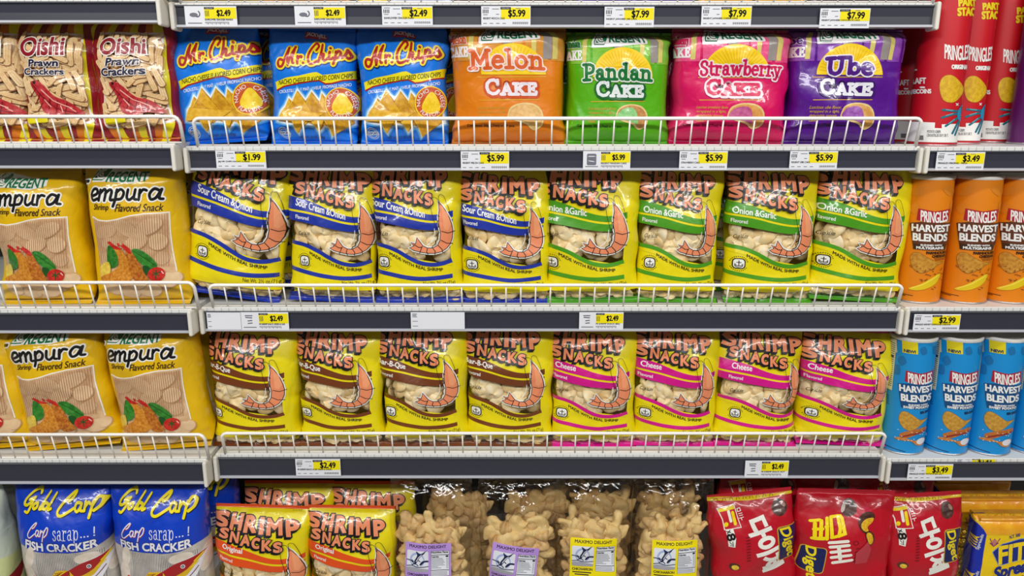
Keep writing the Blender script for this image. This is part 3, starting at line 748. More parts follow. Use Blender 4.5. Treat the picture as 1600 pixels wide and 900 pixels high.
def tempura_art():
    c = Art((15, 0), (605, 0), (85, 845))
    wht, gr, blk, brn = foil((240, 238, 230)), foil((8, 112, 72)), foil((16, 14, 16)), foil((60, 36, 18))
    c.poly(wht, [(28, 42), (60, 28), (140, 40), (410, 70), (404, 104), (300, 122), (140, 112), (50, 116)]); regent_mark(c, 40, 36, 92, 70, gr, wht)
    c.text(gr, 'REGENT', 142, 64, 402, 112, bold=4.5, skew=.12)
    st = [[(46, 196), (88, 180), (90, 156), (66, 156), (46, 190), (58, 218), (92, 208)], [(112, 158), (100, 218)], [(106, 182), (136, 154), (146, 168), (136, 218)], [(142, 180), (170, 156), (182, 168), (172, 212), (190, 214)],
          [(214, 156), (200, 220), (188, 252)], [(208, 176), (236, 154), (254, 174), (238, 208), (206, 212)], [(282, 156), (272, 200), (288, 216), (316, 196)], [(328, 156), (316, 206), (332, 214)], [(356, 158), (346, 216)], [(350, 184), (374, 158), (396, 162)],
          [(472, 168), (440, 154), (412, 184), (418, 214), (446, 206), (470, 172)], [(478, 158), (464, 206), (484, 214)], [(-60, 120), (20, 112)], [(-16, 118), (-34, 218)]]
    c.strokes(blk, st, 17, outline=((wht, 9, 0, 0),))
    for body, x0, x1 in (('Shrimp', 64, 160), ('Flavored', 204, 356), ('Snack', 374, 486)): c.text(brn, body, x0, 240, x1, 282, bold=1.6, skew=.25)
    panel = [(54, 318), (90, 336), (140, 340), (200, 332), (290, 310), (380, 298), (512, 297), (514, 400), (524, 500), (545, 640), (580, 690), (520, 740), (420, 792), (330, 800), (220, 790), (110, 770), (76, 700), (66, 480)]
    c.line(wht, panel[:10], 13); c.poly(photo((206, 166, 122), (224, 190, 148), 70), panel)
    r = random.Random(8); ol = foil((196, 156, 118)); cr = photo((218, 184, 142), (228, 198, 158), 50)
    for x, y, a, b in ((130, 400, 70, 40), (260, 380, 80, 46), (400, 370, 84, 44), (170, 480, 76, 44), (320, 460, 80, 46), (450, 460, 56, 50), (120, 560, 40, 40), (470, 560, 46, 40), (150, 735, 60, 44), (270, 758, 66, 40), (400, 752, 72, 42), (500, 690, 60, 46), (330, 700, 60, 40), (540, 680, 34, 36)):
        ro = r.uniform(-30, 30); c.ell(ol, x + 3, y + 3, a, b, ro); c.ell(cr, x, y, a - 2, b - 2, ro)
    ln = foil((172, 120, 84))
    c.lines(ln, [[(72 + 13 * k, np.interp(72 + 13 * k, [54, 140, 290, 380, 512], [325, 344, 315, 303, 302])), (78 + 13 * k, 610)] for k in range(34)], 3.2, cap=False)
    leaf, leaf2 = photo((34, 104, 30), (60, 138, 46)), foil((24, 78, 26)); red = photo((176, 26, 20), (206, 50, 36)); fry, fry2 = photo((186, 108, 24), (216, 150, 52), 240), photo((160, 80, 20), (200, 128, 40), 240)
    c.poly(leaf, [(145, 480), (190, 500), (206, 560), (196, 600), (150, 616), (128, 590), (132, 530)], sm=3)
    c.poly(leaf, [(300, 504), (350, 504), (410, 550), (445, 600), (420, 620), (370, 600), (330, 560)], sm=3); c.line(leaf2, [(306, 508), (370, 550), (440, 605)], 4); c.poly(leaf2, [(360, 600), (400, 606), (400, 652), (375, 650)], sm=2)
    c.poly(photo((214, 180, 60), (232, 206, 90)), [(86, 600), (140, 580), (150, 650), (100, 680), (84, 650)], sm=3)
    c.poly(fry, [(178, 490), (215, 492), (262, 540), (292, 600), (306, 660), (270, 690), (190, 700), (96, 690), (92, 668), (160, 640), (210, 600), (205, 540)], sm=3)
    c.poly(fry2, [(262, 510), (290, 506), (330, 560), (370, 640), (392, 690), (320, 692), (290, 640), (270, 560)], sm=3)
    c.poly(red, [(140, 462), (155, 454), (190, 480), (240, 500), (215, 505), (180, 500)]); c.poly(red, [(222, 478), (262, 480), (290, 500), (300, 530), (280, 524), (250, 500)]); c.lines(red, [[(210, 470), (215, 480)], [(245, 475), (268, 500)]], 12)
    c.ell(red, 440, 652, 50, 42); c.lines(leaf2, [[(425, 640), (455, 660)], [(440, 628), (438, 676)], [(420, 655), (462, 640)]], 6); c.line(foil((240, 180, 170)), [(470, 636), (480, 650)], 6)
    return c
CARP = [[(342, 162), (322, 138), (272, 150), (226, 196), (222, 234), (248, 242), (286, 214)], [(258, 206), (302, 192)], [(298, 196), (284, 250), (262, 292), (236, 288)],
        [(342, 222), (316, 230), (308, 252), (324, 264), (346, 246), (340, 222)], [(432, 156), (392, 222), (372, 262), (398, 256)], [(440, 226), (410, 222), (400, 252), (424, 262), (452, 232)], [(506, 166), (462, 238), (454, 266), (482, 258)],
        [(640, 210), (676, 196), (714, 158), (690, 156), (612, 206), (556, 266), (560, 300), (596, 306), (660, 276), (700, 256)], [(770, 224), (730, 222), (712, 256), (730, 282), (764, 250), (776, 226)], [(776, 226), (762, 272), (788, 278)],
        [(812, 216), (796, 278)], [(802, 252), (836, 222), (850, 234)], [(876, 216), (850, 280), (830, 330)], [(862, 250), (908, 192), (938, 200), (920, 250), (872, 282)]]
def goldcarp_art():
    c = Art((205, 80), (1040, 80), (265, 1340))
    blue, navy, yel, wht = foil((4, 62, 196)), foil((8, 24, 96)), foil((246, 226, 16)), foil((238, 238, 246))
    c.poly(blue, [(-800, 70), (2000, 70), (2000, 560), (1040, 520), (900, 560), (800, 590), (640, 606), (480, 604), (380, 594), (250, 560), (-800, 540)])
    c.strokes(yel, CARP, 21, outline=((foil((20, 30, 60)), 3, 4, 5),))
    c.line(foil((190, 160, 60)), ellipse_pts(990, 192, 20, 20), 3, closed=True); c.text(foil((190, 160, 60)), 'R', 983, 183, 998, 203, bold=1)
    cc = [[(290 + (x - 556) * .50 * 1.05, 360 + (y - 150) * .78) for x, y in p] for p in CARP[7:]]
    c.strokes(wht, cc, 9, outline=((foil((170, 30, 60)), 2, 2, 3),))
    c.slab(wht, 'sarap', 532, 412, 750, 490, 6); c.lines(wht, [[(772, 468), (774, 469)], [(797, 468), (799, 469)], [(822, 468), (824, 469)], [(866, 468), (868, 469)]], 11); c.line(wht, [(868, 402), (867, 450)], 8)
    c.text(wht, 'FISH CRACKER', 268, 500, 886, 566, bold=7, outline=((navy, 4),), warp=lambda x, y: (x, y + 22 * np.sin((x - 268) / 618 * PI)))
    pan = [(238, 560), (380, 596), (480, 606), (640, 608), (800, 592), (900, 562), (1035, 524), (1038, 900), (1060, 1300), (260, 1300)]
    c.poly(photo((180, 174, 168), (206, 200, 190), 50), pan)
    c.lines(foil((112, 110, 112)), [[(370 + 15 * k, 602), (378 + 15 * k, 900)] for k in range(38)], 4, cap=False)
    cr = photo((222, 208, 190), (236, 226, 214), 60)
    for x, y, a, b, ro in ((310, 640, 40, 90, 10), (290, 800, 50, 110, 0), (800, 650, 100, 46, -8), (980, 690, 40, 120, 8), (560, 850, 60, 80, 20), (350, 1000, 80, 120, 0)): c.ell(cr, x, y, a, b, ro)
    red, dk, gold = foil((172, 24, 30)), foil((120, 10, 20)), foil((232, 186, 24))
    fish = [(990, 616), (940, 636), (860, 656), (760, 690), (640, 756), (540, 800), (440, 870), (360, 950), (300, 1060), (420, 1100), (620, 1080), (780, 1000), (870, 900), (930, 790), (960, 700)]
    c.poly(wht, fish, sm=3); c.poly(red, [(985, 622), (900, 652), (760, 690), (640, 756), (540, 800), (440, 870), (350, 960), (320, 1040), (500, 1040), (620, 960), (640, 860), (660, 790), (720, 830), (820, 800), (900, 720), (940, 660)], sm=3)
    c.poly(gold, [(650, 760), (660, 830), (740, 850), (850, 800), (920, 700), (975, 640), (915, 680), (850, 750), (760, 800), (690, 810)], sm=2); c.line(dk, [(645, 770), (655, 840), (740, 870), (850, 830), (930, 740)], 6, sm=4)
    c.lines(foil((244, 214, 30)), [[(900, 690), (960, 640)], [(880, 740), (930, 700)], [(640, 800), (612, 850)], [(625, 830), (600, 900)]], 8)
    c.poly(gold, [(420, 880), (530, 756), (640, 752), (560, 800), (470, 850)]); c.lines(dk, [[(430 + 22 * k, 868 - 22 * k), (540 + 12 * k, 800 - 8 * k)] for k in range(5)], 4)
    c.poly(gold, [(400, 900), (450, 860), (420, 900)])
    c.ell(wht, 815, 722, 19); c.ell(foil(BLACK), 815, 722, 12); c.ell(wht, 815, 722, 5)
    c.line(foil((200, 60, 40)), [(290, 900), (326, 815)], 24)
    return c
def diget_a_art():
    c = Art((70, 270), (690, 270), (130, 1500))
    wht, yel, navy, gold, blk = foil((236, 236, 226)), foil((240, 214, 20)), foil((24, 30, 84)), foil((200, 160, 50)), foil((24, 18, 20))
    red2 = foil((196, 30, 42))
    c.poly(foil((226, 196, 20)), [(-700, 282), (72, 284), (400, 318), (700, 306), (1500, 300), (1500, 325), (700, 330), (400, 345), (80, 322), (-700, 320)])
    c.lines(foil((120, 96, 10)), [[(120 + 60 * k, 330), (140 + 60 * k, 305), (150 + 60 * k, 328)] for k in range(9)], 5)
    # little pack picture with x8 flash
    pk = [(150, 385), (272, 362), (328, 545), (210, 556), (190, 470)]
    c.line(wht, pk, 14, closed=True); c.poly(red2, pk); c.poly(yel, [(152, 388), (272, 365), (280, 392), (158, 412)]); c.line(wht, [(228, 410), (250, 490)], 22); c.line(yel, [(262, 420), (285, 515)], 26); c.ell(yel, 215, 515, 16, 20)
    c.lines(wht, [[(298, 392), (322, 388), (330, 410), (305, 415), (298, 392)], [(312, 432), (340, 428)], [(318, 448), (345, 444)], [(318, 470), (352, 462)], [(335, 470), (340, 486)]], 6)
    c.poly(wht, [(212, 556), (268, 552), (292, 640), (285, 720), (238, 712), (234, 640)]); c.text(blk, 'x', 222, 566, 250, 592, bold=3, rot=70); c.text(blk, '8', 226, 596, 286, 652, bold=7, rot=75); c.lines(blk, [[(246, 668), (262, 690)], [(268, 664), (270, 700)], [(250, 700), (275, 706)]], 5)
    # large syllables set sideways
    c.text(wht, '다이제', 268, 640, 758, 806, bold=20, rot=74)
    c.poly(gold, rrect(606, 578, 764, 896, 26)); c.poly(navy, rrect(614, 586, 756, 888, 22))
    c.text(yel, 'Diget', 540, 690, 830, 782, bold=7, skew=.2, rot=76)
    ch = photo((60, 30, 24), (92, 56, 44)); c.ell(ch, 655, 420, 58, 70, 20); c.ell(foil((170, 130, 112)), 690, 396, 15, 26, -20)
    c.lines(foil((120, 14, 26)), [[(372, 640 + 26 * k), (392, 636 + 26 * k)] for k in range(9)], 12)
    c.ell(ch, 280, 905, 40, 34); c.ell(photo((214, 170, 40), (236, 200, 70)), 285, 912, 26, 22)
    return c
def diget_b_art():
    c = Art((85, 170), (950, 170), (230, 1800))
    wht, yel, navy, gold = foil((236, 236, 222)), foil((246, 222, 12)), foil((24, 30, 84)), foil((200, 160, 50))
    ch = photo((58, 28, 22), (88, 50, 40)); cr = photo((228, 190, 40), (212, 150, 30), 260)
    c.ell(foil((190, 30, 60)), 760, 420, 90, 100); c.ell(ch, 605, 345, 78, 86, 10); c.ell(foil((196, 178, 168)), 550, 345, 20, 46, 12)
    c.poly(ch, [(690, 470), (740, 395), (830, 380), (870, 420), (850, 470), (790, 520), (800, 590), (765, 602), (715, 560)], sm=3); c.poly(cr, [(722, 500), (770, 450), (850, 440), (840, 480), (785, 530), (795, 575), (760, 580), (725, 545)], sm=3)
    c.poly(ch, [(760, 605), (800, 575), (850, 610), (862, 690), (840, 735), (800, 720)], sm=3); c.poly(cr, [(768, 610), (805, 592), (838, 630), (848, 700), (825, 726), (800, 700)], sm=3)
    c.lines(yel, [[(262, 500), (330, 480)], [(300, 520), (330, 680)], [(348, 485), (376, 680)], [(305, 585), (372, 572)], [(310, 690), (400, 672)], [(330, 690), (405, 680)], [(395, 455), (430, 680)], [(430, 440), (470, 650)],
                  [(500, 425), (535, 560), (530, 640)], [(430, 440), (505, 425)], [(470, 660), (545, 630), (580, 610), (545, 450), (525, 425)], [(400, 545), (412, 543)]], 33)
    c.lines(wht, [[(460, 722), (612, 690)], [(475, 772), (625, 735)], [(545, 760), (552, 800)], [(490, 830), (640, 790)], [(500, 890), (660, 850)], [(560, 830), (575, 900)], [(520, 950), (680, 910)]], 34)
    c.poly(gold, rrect(240, 790, 455, 1100, 40)); c.poly(navy, rrect(248, 798, 447, 1090, 36)); c.text(yel, 'Diget', 150, 930, 520, 1030, bold=8, skew=.2, rot=80)
    c.lines(foil((90, 14, 24)), [ellipse_pts(685, 705, 22, 22, n=12)], 6, closed=True); c.lines(foil((90, 14, 24)), [[(700, 770 + 40 * k), (720, 765 + 40 * k)] for k in range(5)], 12)
    c.poly(foil((190, 60, 72)), [(700, 820), (790, 690), (850, 790), (840, 960), (720, 960)])
    c.lines(foil((120, 16, 30)), [[(100 + 14 * k, 176), (100 + 14 * k, 196)] for k in range(60)], 3, cap=False)
    return c
def fita_art():
    c = Art((255, 410), (1000, 410), (232, 1200))
    blue, yel, navy, wht = foil((16, 44, 168)), foil((246, 214, 20)), foil((20, 40, 130)), foil((236, 236, 240))
    c.poly(blue, [(140, 405), (215, 408), (330, 520), (322, 700), (300, 1210), (150, 1210)])
    c.poly(photo((236, 160, 26), (246, 184, 40), 40), [(235, 400), (1010, 380), (1010, 520), (330, 528)])
    c.lines(foil((140, 40, 110)), [[(365, 558), (392, 600), (405, 560)], [(405, 560), (420, 600), (450, 556)], [(370, 590), (405, 615), (440, 590)]], 8); c.poly(foil((196, 120, 120)), [(385, 565), (425, 565), (420, 600), (395, 605)])
    c.text(navy, 'N.T. 500', 530, 522, 624, 548, bold=1.5, rot=-12)
    flag = [(405, 660), (480, 600), (640, 560), (1000, 540), (1000, 690), (640, 720), (470, 760)]
    c.line(foil((110, 150, 220)), flag, 10, closed=True); c.poly(navy, flag)
    c.text(yel, 'FITA', 460, 590, 830, 720, bold=14, skew=.05, rot=-9)
    c.text(navy, 'Spreadz', 430, 735, 860, 850, bold=14, skew=.3, rot=-12, outline=((yel, 6),))
    c.text(foil((120, 90, 30)), 'Cracker Sandwich', 500, 840, 880, 872, bold=2, rot=-6)
    for y in (530, 810):
        c.text(yel, 'FITA', 205, y + 40, 290, y + 75, bold=4, rot=-78); c.text(foil((200, 200, 210)), 'Spreadz', 225, y + 40, 345, y + 70, bold=3, rot=-78)
    return c
def maximo_label(rgb, second):
    c = Art((0, 0), (360, 0), (0, 430))
    blk, wht, navy, grey, ltb = paper((40, 22, 40)), paper((228, 232, 240)), paper((30, 40, 78)), paper((168, 168, 176)), paper((168, 184, 226))
    c.poly(paper(rgb), rrect(2, 2, 358, 428, 12))
    c.text(blk, 'MAXIMO DELIGHT', 36, 16, 320, 40, bold=1.5)
    c.poly(wht, rrect(16, 64, 182, 236, 14)); c.ell(ltb, 96, 140, 56, 62); c.ell(wht, 98, 146, 46, 52)
    c.poly(grey, [(18, 204), (60, 196), (120, 206), (180, 214), (180, 226), (168, 236), (30, 236), (18, 224)], sm=2)
    c.poly(navy, [(74, 150), (90, 120), (98, 96), (90, 78), (92, 68), (118, 86), (140, 78), (160, 62), (150, 84), (128, 104), (112, 124), (98, 152), (80, 178)], sm=2); c.line(wht, [(90, 150), (108, 116), (130, 94)], 5)
    c.line(navy, [(134, 92), (166, 60)], 3.5); c.lines(navy, [[(58, 178), (84, 166), (104, 184)], [(56, 140), (70, 152)], [(106, 140), (118, 148)]], 7)
    c.poly(navy, [(114, 178), (128, 152), (150, 142), (180, 142), (180, 156), (152, 156), (128, 180)], sm=2); c.line(navy, [(18, 142), (50, 146), (72, 166)], 7, sm=3); c.line(navy, [(18, 192), (60, 184), (110, 196), (180, 190)], 6, sm=3)
    c.rect(wht, 202, 64, 344, 270); c.line(blk, [(202, 64), (344, 64), (344, 270), (202, 270)], 2, closed=True)
    c.text(blk, 'Nutrition Facts', 206, 66, 336, 82, bold=1.5); c.lines(blk, [[(206, 98), (340, 98)], [(206, 224), (340, 224)]], 5); c.text(blk, 'Calories', 206, 106, 262, 120, bold=1.5); c.rect(blk, 318, 104, 338, 118)
    r = random.Random(5)
    c.lines(paper((110, 108, 116)), [[(206, 130 + 11 * k), (206 + r.uniform(50, 110), 130 + 11 * k)] for k in range(8)] + [[(206, 238 + 11 * k), (330, 238 + 11 * k)] for k in range(3)] + [[(322, 130 + 11 * k), (338, 130 + 11 * k)] for k in range(8)], 4, cap=False)
    c.text(blk, second, 20, 252, 178, 272, bold=2); c.lines(blk, [[(22, 288), (170, 290)], [(40, 306), (150, 308)], [(22, 330), (340, 330)], [(22, 352), (300, 352)]], 9, cap=False)
    return c
def can_common(c, banner, box, bx, wht):
    # only the word on its banner; the face above it stays plain
    x0, y0, x1, y1 = banner
    if box: c.poly(box, [(x0, y0), ((x0 + x1) / 2, y0 + 14), (x1, y0), (x1 - 5, y1), ((x0 + x1) / 2, y1 + 14), (x0 - 8, y1 - 4)], sm=0)
    c.text(wht, 'PRINGLES', x0 + bx, y0 + 8, x1 - bx, y1 - 2, bold=3.2, warp=lambda x, y: (x, y + 12 * np.sin((x - x0) / (x1 - x0) * PI)))
def crisp(c, pts, m1, m2):
    c.line(m2, pts, 5, closed=True, sm=4); c.poly(m1, pts, sm=4)
def orange_can_art():
    c = Art((65, 30), (340, 30), (-5, 850), finish=1)
    wht, brn, dk, lt = card(WHITE), card((92, 46, 18)), card((60, 34, 12)), card((214, 128, 28))
    for p in ([(85, 150), (110, 100), (150, 90), (140, 140)], [(250, 100), (300, 80), (330, 120), (300, 150)], [(75, 230), (110, 190), (130, 230), (100, 270)], [(300, 190), (330, 180), (330, 240), (312, 260)]): c.poly(lt, p, sm=3)
    can_common(c, (122, 228, 302, 306), card((168, 22, 40)), 14, wht)
    c.poly(brn, [(80, 326), (140, 312), (312, 318), (306, 436), (286, 468), (282, 496), (100, 492), (92, 440)], sm=0)
    c.text(wht, 'HARVEST', 92, 331, 302, 374, bold=4.5); c.text(wht, 'BLENDS', 98, 389, 288, 435, bold=5)
    c.rect(dk, 98, 456, 282, 490); c.text(wht, 'BLENDED WITH', 138, 456, 256, 466, bold=1.4); c.text(wht, 'MULTIGRAINS', 116, 472, 266, 487, bold=2.2)
    c.text(dk, 'FARMHOUSE', 170, 503, 288, 519, bold=3.5); c.text(dk, 'CHEDDAR', 204, 525, 288, 541, bold=3.5); c.lines(brn, [[(216, 549), (284, 549)], [(222, 558), (280, 558)]], 4)
    crisp(c, [(85, 560), (95, 522), (130, 514), (180, 545), (230, 570), (272, 572), (240, 590), (190, 625), (140, 645), (100, 615)], cardphoto((206, 150, 50), (178, 118, 34)), card((132, 84, 24)))
    r = random.Random(2); c.lines(card((150, 80, 26)), [[(x, y), (x + r.uniform(-9, 9), y + r.uniform(-5, 6))] for x, y in [(r.uniform(75, 275), r.uniform(600, 700)) for _ in range(34)]], 6)
    c.poly(card((222, 192, 24)), [(78, 752), (140, 718), (205, 672), (248, 648), (252, 668), (225, 715), (160, 752), (100, 762)], sm=3); c.line(card((240, 216, 70)), [(92, 750), (160, 716), (240, 660)], 7)
    c.lines(card((150, 80, 26)), [[(206, 748), (216, 752)], [(222, 738), (230, 742)]], 6); c.lines(dk, [[(-90, 790), (100, 800)], [(-90, 800), (60, 806)]], 4, cap=False)
    c.rect(card((226, 216, 186)), -125, 130, -70, 400); c.lines(dk, [[(-118, 150 + 16 * k), (-78, 150 + 16 * k)] for k in range(15)], 4, cap=False)
    return c
def blue_can_art():
    c = Art((105, 45), (392, 45), (5, 850), finish=1)
    wht, navy, dk, lt = card(WHITE), card((12, 72, 124)), card((10, 44, 84)), card((40, 150, 208))
    for p in ([(140, 190), (170, 160), (190, 200), (160, 230)], [(270, 100), (300, 84), (310, 130), (280, 140)], [(350, 90), (386, 100), (378, 150), (350, 140)], [(120, 240), (150, 230), (150, 290), (118, 290)]): c.poly(card((24, 110, 168)), p, sm=3)
    c.rect(card((226, 208, 20)), 168, 52, 256, 138); c.text(dk, 'NEW!', 178, 114, 242, 132, bold=3)
    can_common(c, (184, 256, 352, 336), card((168, 26, 48)), 12, wht)
    c.poly(navy, [(138, 354), (200, 342), (352, 350), (340, 460), (326, 500), (322, 522), (152, 516), (146, 470)], sm=0)
    c.text(wht, 'HARVEST', 146, 359, 350, 402, bold=4.5); c.text(wht, 'BLENDS', 154, 421, 336, 467, bold=5)
    c.text(wht, 'BLENDED WITH', 194, 485, 308, 496, bold=1.4); c.text(wht, 'SWEET POTATO', 164, 501, 318, 516, bold=2.2); c.text(dk, 'SEA SALT', 264, 538, 330, 554, bold=3)
    crisp(c, [(136, 600), (150, 552), (178, 542), (220, 566), (262, 600), (310, 598), (280, 620), (240, 655), (195, 672), (155, 650)], cardphoto((206, 160, 66), (184, 132, 44)), card((150, 100, 34)))
    c.poly(cardphoto((176, 96, 36), (196, 120, 54)), [(136, 705), (170, 682), (240, 662), (298, 656), (300, 684), (240, 700), (180, 726), (142, 726)], sm=3); c.line(card((140, 50, 34)), [(150, 720), (200, 702), (290, 684)], 12)
    c.poly(cardphoto((186, 116, 54), (206, 140, 76)), [(106, 738), (150, 724), (220, 742), (240, 740), (280, 728), (292, 752), (270, 784), (232, 776), (200, 748), (130, 746)], sm=3); c.ell(card((222, 222, 228)), 262, 752, 27, 22, -15)
    r = random.Random(6); c.lines(wht, [[(x, y), (x + 3, y)] for x, y in [(r.uniform(110, 310), r.uniform(650, 770)) for _ in range(16)]], 4)
    c.rect(card((214, 208, 176)), 38 + 60, 65, 38 + 102, 150); c.poly(card((214, 208, 176)), [(96, 70), (142, 66), (104, 415), (62, 415)])
    c.lines(dk, [[(94 - 2.4 * k * .0 - .105 * 14 * k, 90 + 14 * k), (134 - .105 * 14 * k, 92 + 14 * k)] for k in range(22)], 4, cap=False); c.line(dk, [(80, 180), (122, 182)], 16, cap=False)
    c.lines(dk, [[(22, 806), (168, 826)]], 5, cap=False); c.line(wht, rrect(24, 734, 44, 752, 4), 3, closed=True); c.lines(dk, [[(60, 460 + 14 * k), (84, 461 + 14 * k)] for k in range(5)], 4)
    return c
def red_can_art():
    c = Art((190, -110), (470, -110), (92, 848), finish=1)
    wht, yel, blk, teal, teal2 = card(WHITE), card((232, 206, 20)), card(BLACK), card((32, 110, 128)), card((24, 150, 190))
    for body, y0, y1 in (('PARTY', 0, 36), ('STACK', 48, 90)): c.text(yel, body, 345 + (y0 < 10) * 4, y0 - 4, 480, y1 - 4, bold=7, rot=-3)
    can_common(c, (275, 240, 425, 332), None, 4, wht)
    c.text(wht, 'ORIGINAL', 318, 368, 424, 391, bold=4)
    crisp(c, [(255, 500), (268, 445), (310, 428), (355, 455), (395, 510), (365, 560), (325, 586), (275, 570)], cardphoto((226, 186, 30), (206, 158, 24)), card((190, 140, 20)))
    c.poly(wht, [(70, 700), (232, 706), (230, 738), (268, 740), (268, 716), (400, 712), (396, 826), (60, 822)]); c.poly(wht, [(-400, 690), (70, 700), (60, 822), (-400, 810)]); c.poly(wht, [(398, 714), (900, 730), (900, 840), (394, 826)])
    c.lines(teal, [[(388, 640), (330, 636), (272, 630)], [(388, 652), (330, 656), (268, 676)], [(388, 665), (340, 690), (290, 726)], [(388, 680), (360, 712), (330, 770)], [(388, 684), (372, 720), (348, 780)]], 13); c.lines(card((110, 176, 186)), [[(330, 634), (290, 629)], [(330, 652), (290, 664)], [(340, 686), (306, 712)]], 5)
    c.poly(teal2, [(360, 640), (388, 600), (412, 606), (410, 690), (380, 700), (360, 680)], sm=3); c.lines(teal, [[(384, 612), (400, 690)]], 8)
    c.lines(wht, [[(348, 592), (362, 604)], [(362, 592), (350, 604)]], 4); gy = card((110, 108, 108))
    c.text(gy, 'POTATO CRISPS', 192, 752, 262, 768, bold=.8); c.text(gy, 'CROUSTILLES DE P. DE T.', 190, 774, 306, 790, bold=.8)
    c.lines(wht, [[(112, 388), (142, 390)], [(160, 496), (176, 497)]], 10); c.text(wht, 'CRAFT', 100, 440, 184, 474, bold=3); c.text(wht, 'MINECOINS', 84, 508, 210, 532, bold=3)
    c.rect(gy, 138, 784, 172, 812); c.rect(gy, 132, 672, 158, 700); c.poly(card((190, 20, 34)), [(-400, 818), (60, 826), (396, 830), (900, 842), (900, 860), (-400, 860)])
    return c
def tag_art(price, line, kind):
    """shelf price card 100 wide, 42 high"""
    c = Art((0, 0), (100, 0), (0, 42))
    yel, blk, gry = paper((238, 222, 10)), paper((26, 26, 32)), paper((110, 112, 124))
    r = random.Random(sum(map(ord, line)) % 97)
    if kind == 'blank':
        c.lines(gry, [[(3, 4 + 2.4 * k), (r.uniform(10, 13), 4 + 2.4 * k)] for k in range(4)] + [[(3, 22), (13, 22)], [(3, 34), (13, 34)]], 1.4, cap=False); return c
    if kind == 'A':
        c.rect(yel, 40, 3, 99, 27); c.rect(blk, 39, 2, 60, 7); c.text(paper((200, 200, 206)), 'YOU PAY', 41, 3.2, 58, 6, bold=.2)
        c.text(blk, price, 55, 8, 89, 24, bold=1.3)
        c.lines(gry, [[(4, 4), (16, 4)], [(22, 6), (36, 6)], [(30, 17), (36, 17)], [(70, 5), (80, 5)]], 1.4, cap=False)
        c.lines(blk, [[(4 + 3.2 * k, 7), (4 + 3.2 * k, 15)] for k in range(4)], 1.6, cap=False); c.lines(gry, [[(4, 18), (13, 18)]], 1.4, cap=False)
        c.text(blk, line, 4, 23.5, min(80, 5 + 2.5 * len(line)), 27.5, bold=.25)
        c.lines(gry, [[(4 + 13 * k, 36), (11 + 13 * k, 36)] for k in range(4)], 1.5, cap=False)
        c.lines(blk, [[(64 + 1.9 * k, 33), (64 + 1.9 * k, 37.5)] for k in range(17)], .9, cap=False)
    else:
        c.rect(yel, 38, 3, 99, 26); c.rect(blk, 38, 2, 57, 6.5); c.text(paper((200, 200, 206)), 'YOU PAY', 40, 3, 55, 5.7, bold=.2); c.text(blk, price, 62, 8, 88, 22, bold=1.2)
        c.lines(blk, [[(40 + 3 * k, 9), (40 + 3 * k, 21)] for k in range(3)], 1.3, cap=False); c.text(blk, line, 38, 25.5, 92, 29.5, bold=.25)
        c.lines(blk, [[(39 + 2.6 * k, 32), (39 + 2.6 * k, 35.5 + (k % 3))] for k in range(18)], 1.1, cap=False)
        if kind == 'B1': c.ell(gry, 17, 18, 8, 4.5); c.line(paper((60, 60, 72)), ellipse_pts(24, 16, 5, 6, -60, 110, 8), 2)
        elif kind == 'B2': c.poly(gry, rrect(8, 6, 28, 32, 3)); c.lines(paper((220, 220, 226)), [[(11, 12), (25, 12)], [(12, 22), (24, 24)]], 2)
        else: c.lines(gry, [[(9, 8), (25, 8)], [(10, 12), (24, 13)], [(14, 20), (24, 19)], [(14, 26), (24, 25)]], 2.6, cap=False)
        c.lines(gry, [[(5, 35), (32, 35)]], 2, cap=False)
    return c
# ------------------------------------------------------------------ the place: back panel, shelves, rails, wire fences
XL, XR = -0.542, 0.6775               # where the middle bay meets its neighbours
BAYS = {'middle': (XL, XR, 0.0), 'left': (XL - 1.22, XL - 0.001, -0.022), 'right': (XR + 0.001, XR + 1.22, 0.0)}
RAIL_PX = {('middle', 0): (8.0, 44), ('middle', 1): (235, 267), ('middle', 2): (486, 517.5), ('middle', 3): (714.5, 746.5),
           ('left', 0): (2.5, 37), ('left', 1): (231, 263.5), ('left', 2): (489, 520.5), ('left', 3): (723, 755.5),
           ('right', 1): (235.5, 267.5), ('right', 2): (486, 519), ('right', 3): (722, 750)}
RAIL = {k: (zat(a, BAYS[k[0]][2]), zat(b, BAYS[k[0]][2])) for k, (a, b) in RAIL_PX.items()}
LIP = 0.0065
DECK = {k: v[0] + (LIP if k[1] else 0.0035) for k, v in RAIL.items()}
for b in BAYS: DECK[(b, 4)] = zat(975, 0.03)

slot_grey = base_mat('slot_shade', (196, 196, 196), .6)
m = MB(); m.box((XL - 1.3, 0.452, 0.3), (XR + 1.3, 0.47, 2.1)); tag(m.build('wall_back', back_grey), kind='structure')
m = MB(); m.box((-5, -3.2, -.05), (5, .47, 0)); tag(m.build('floor', base_mat('vinyl_floor', (128, 122, 114), .35, rgb2=(136, 130, 122), mix_scale=3)), kind='structure')
m = MB(); m.box((-5, -3.2, 2.95), (5, .47, 3.0)); tag(m.build('ceiling', base_mat('ceiling_tile', (170, 170, 168), .8)), kind='structure')

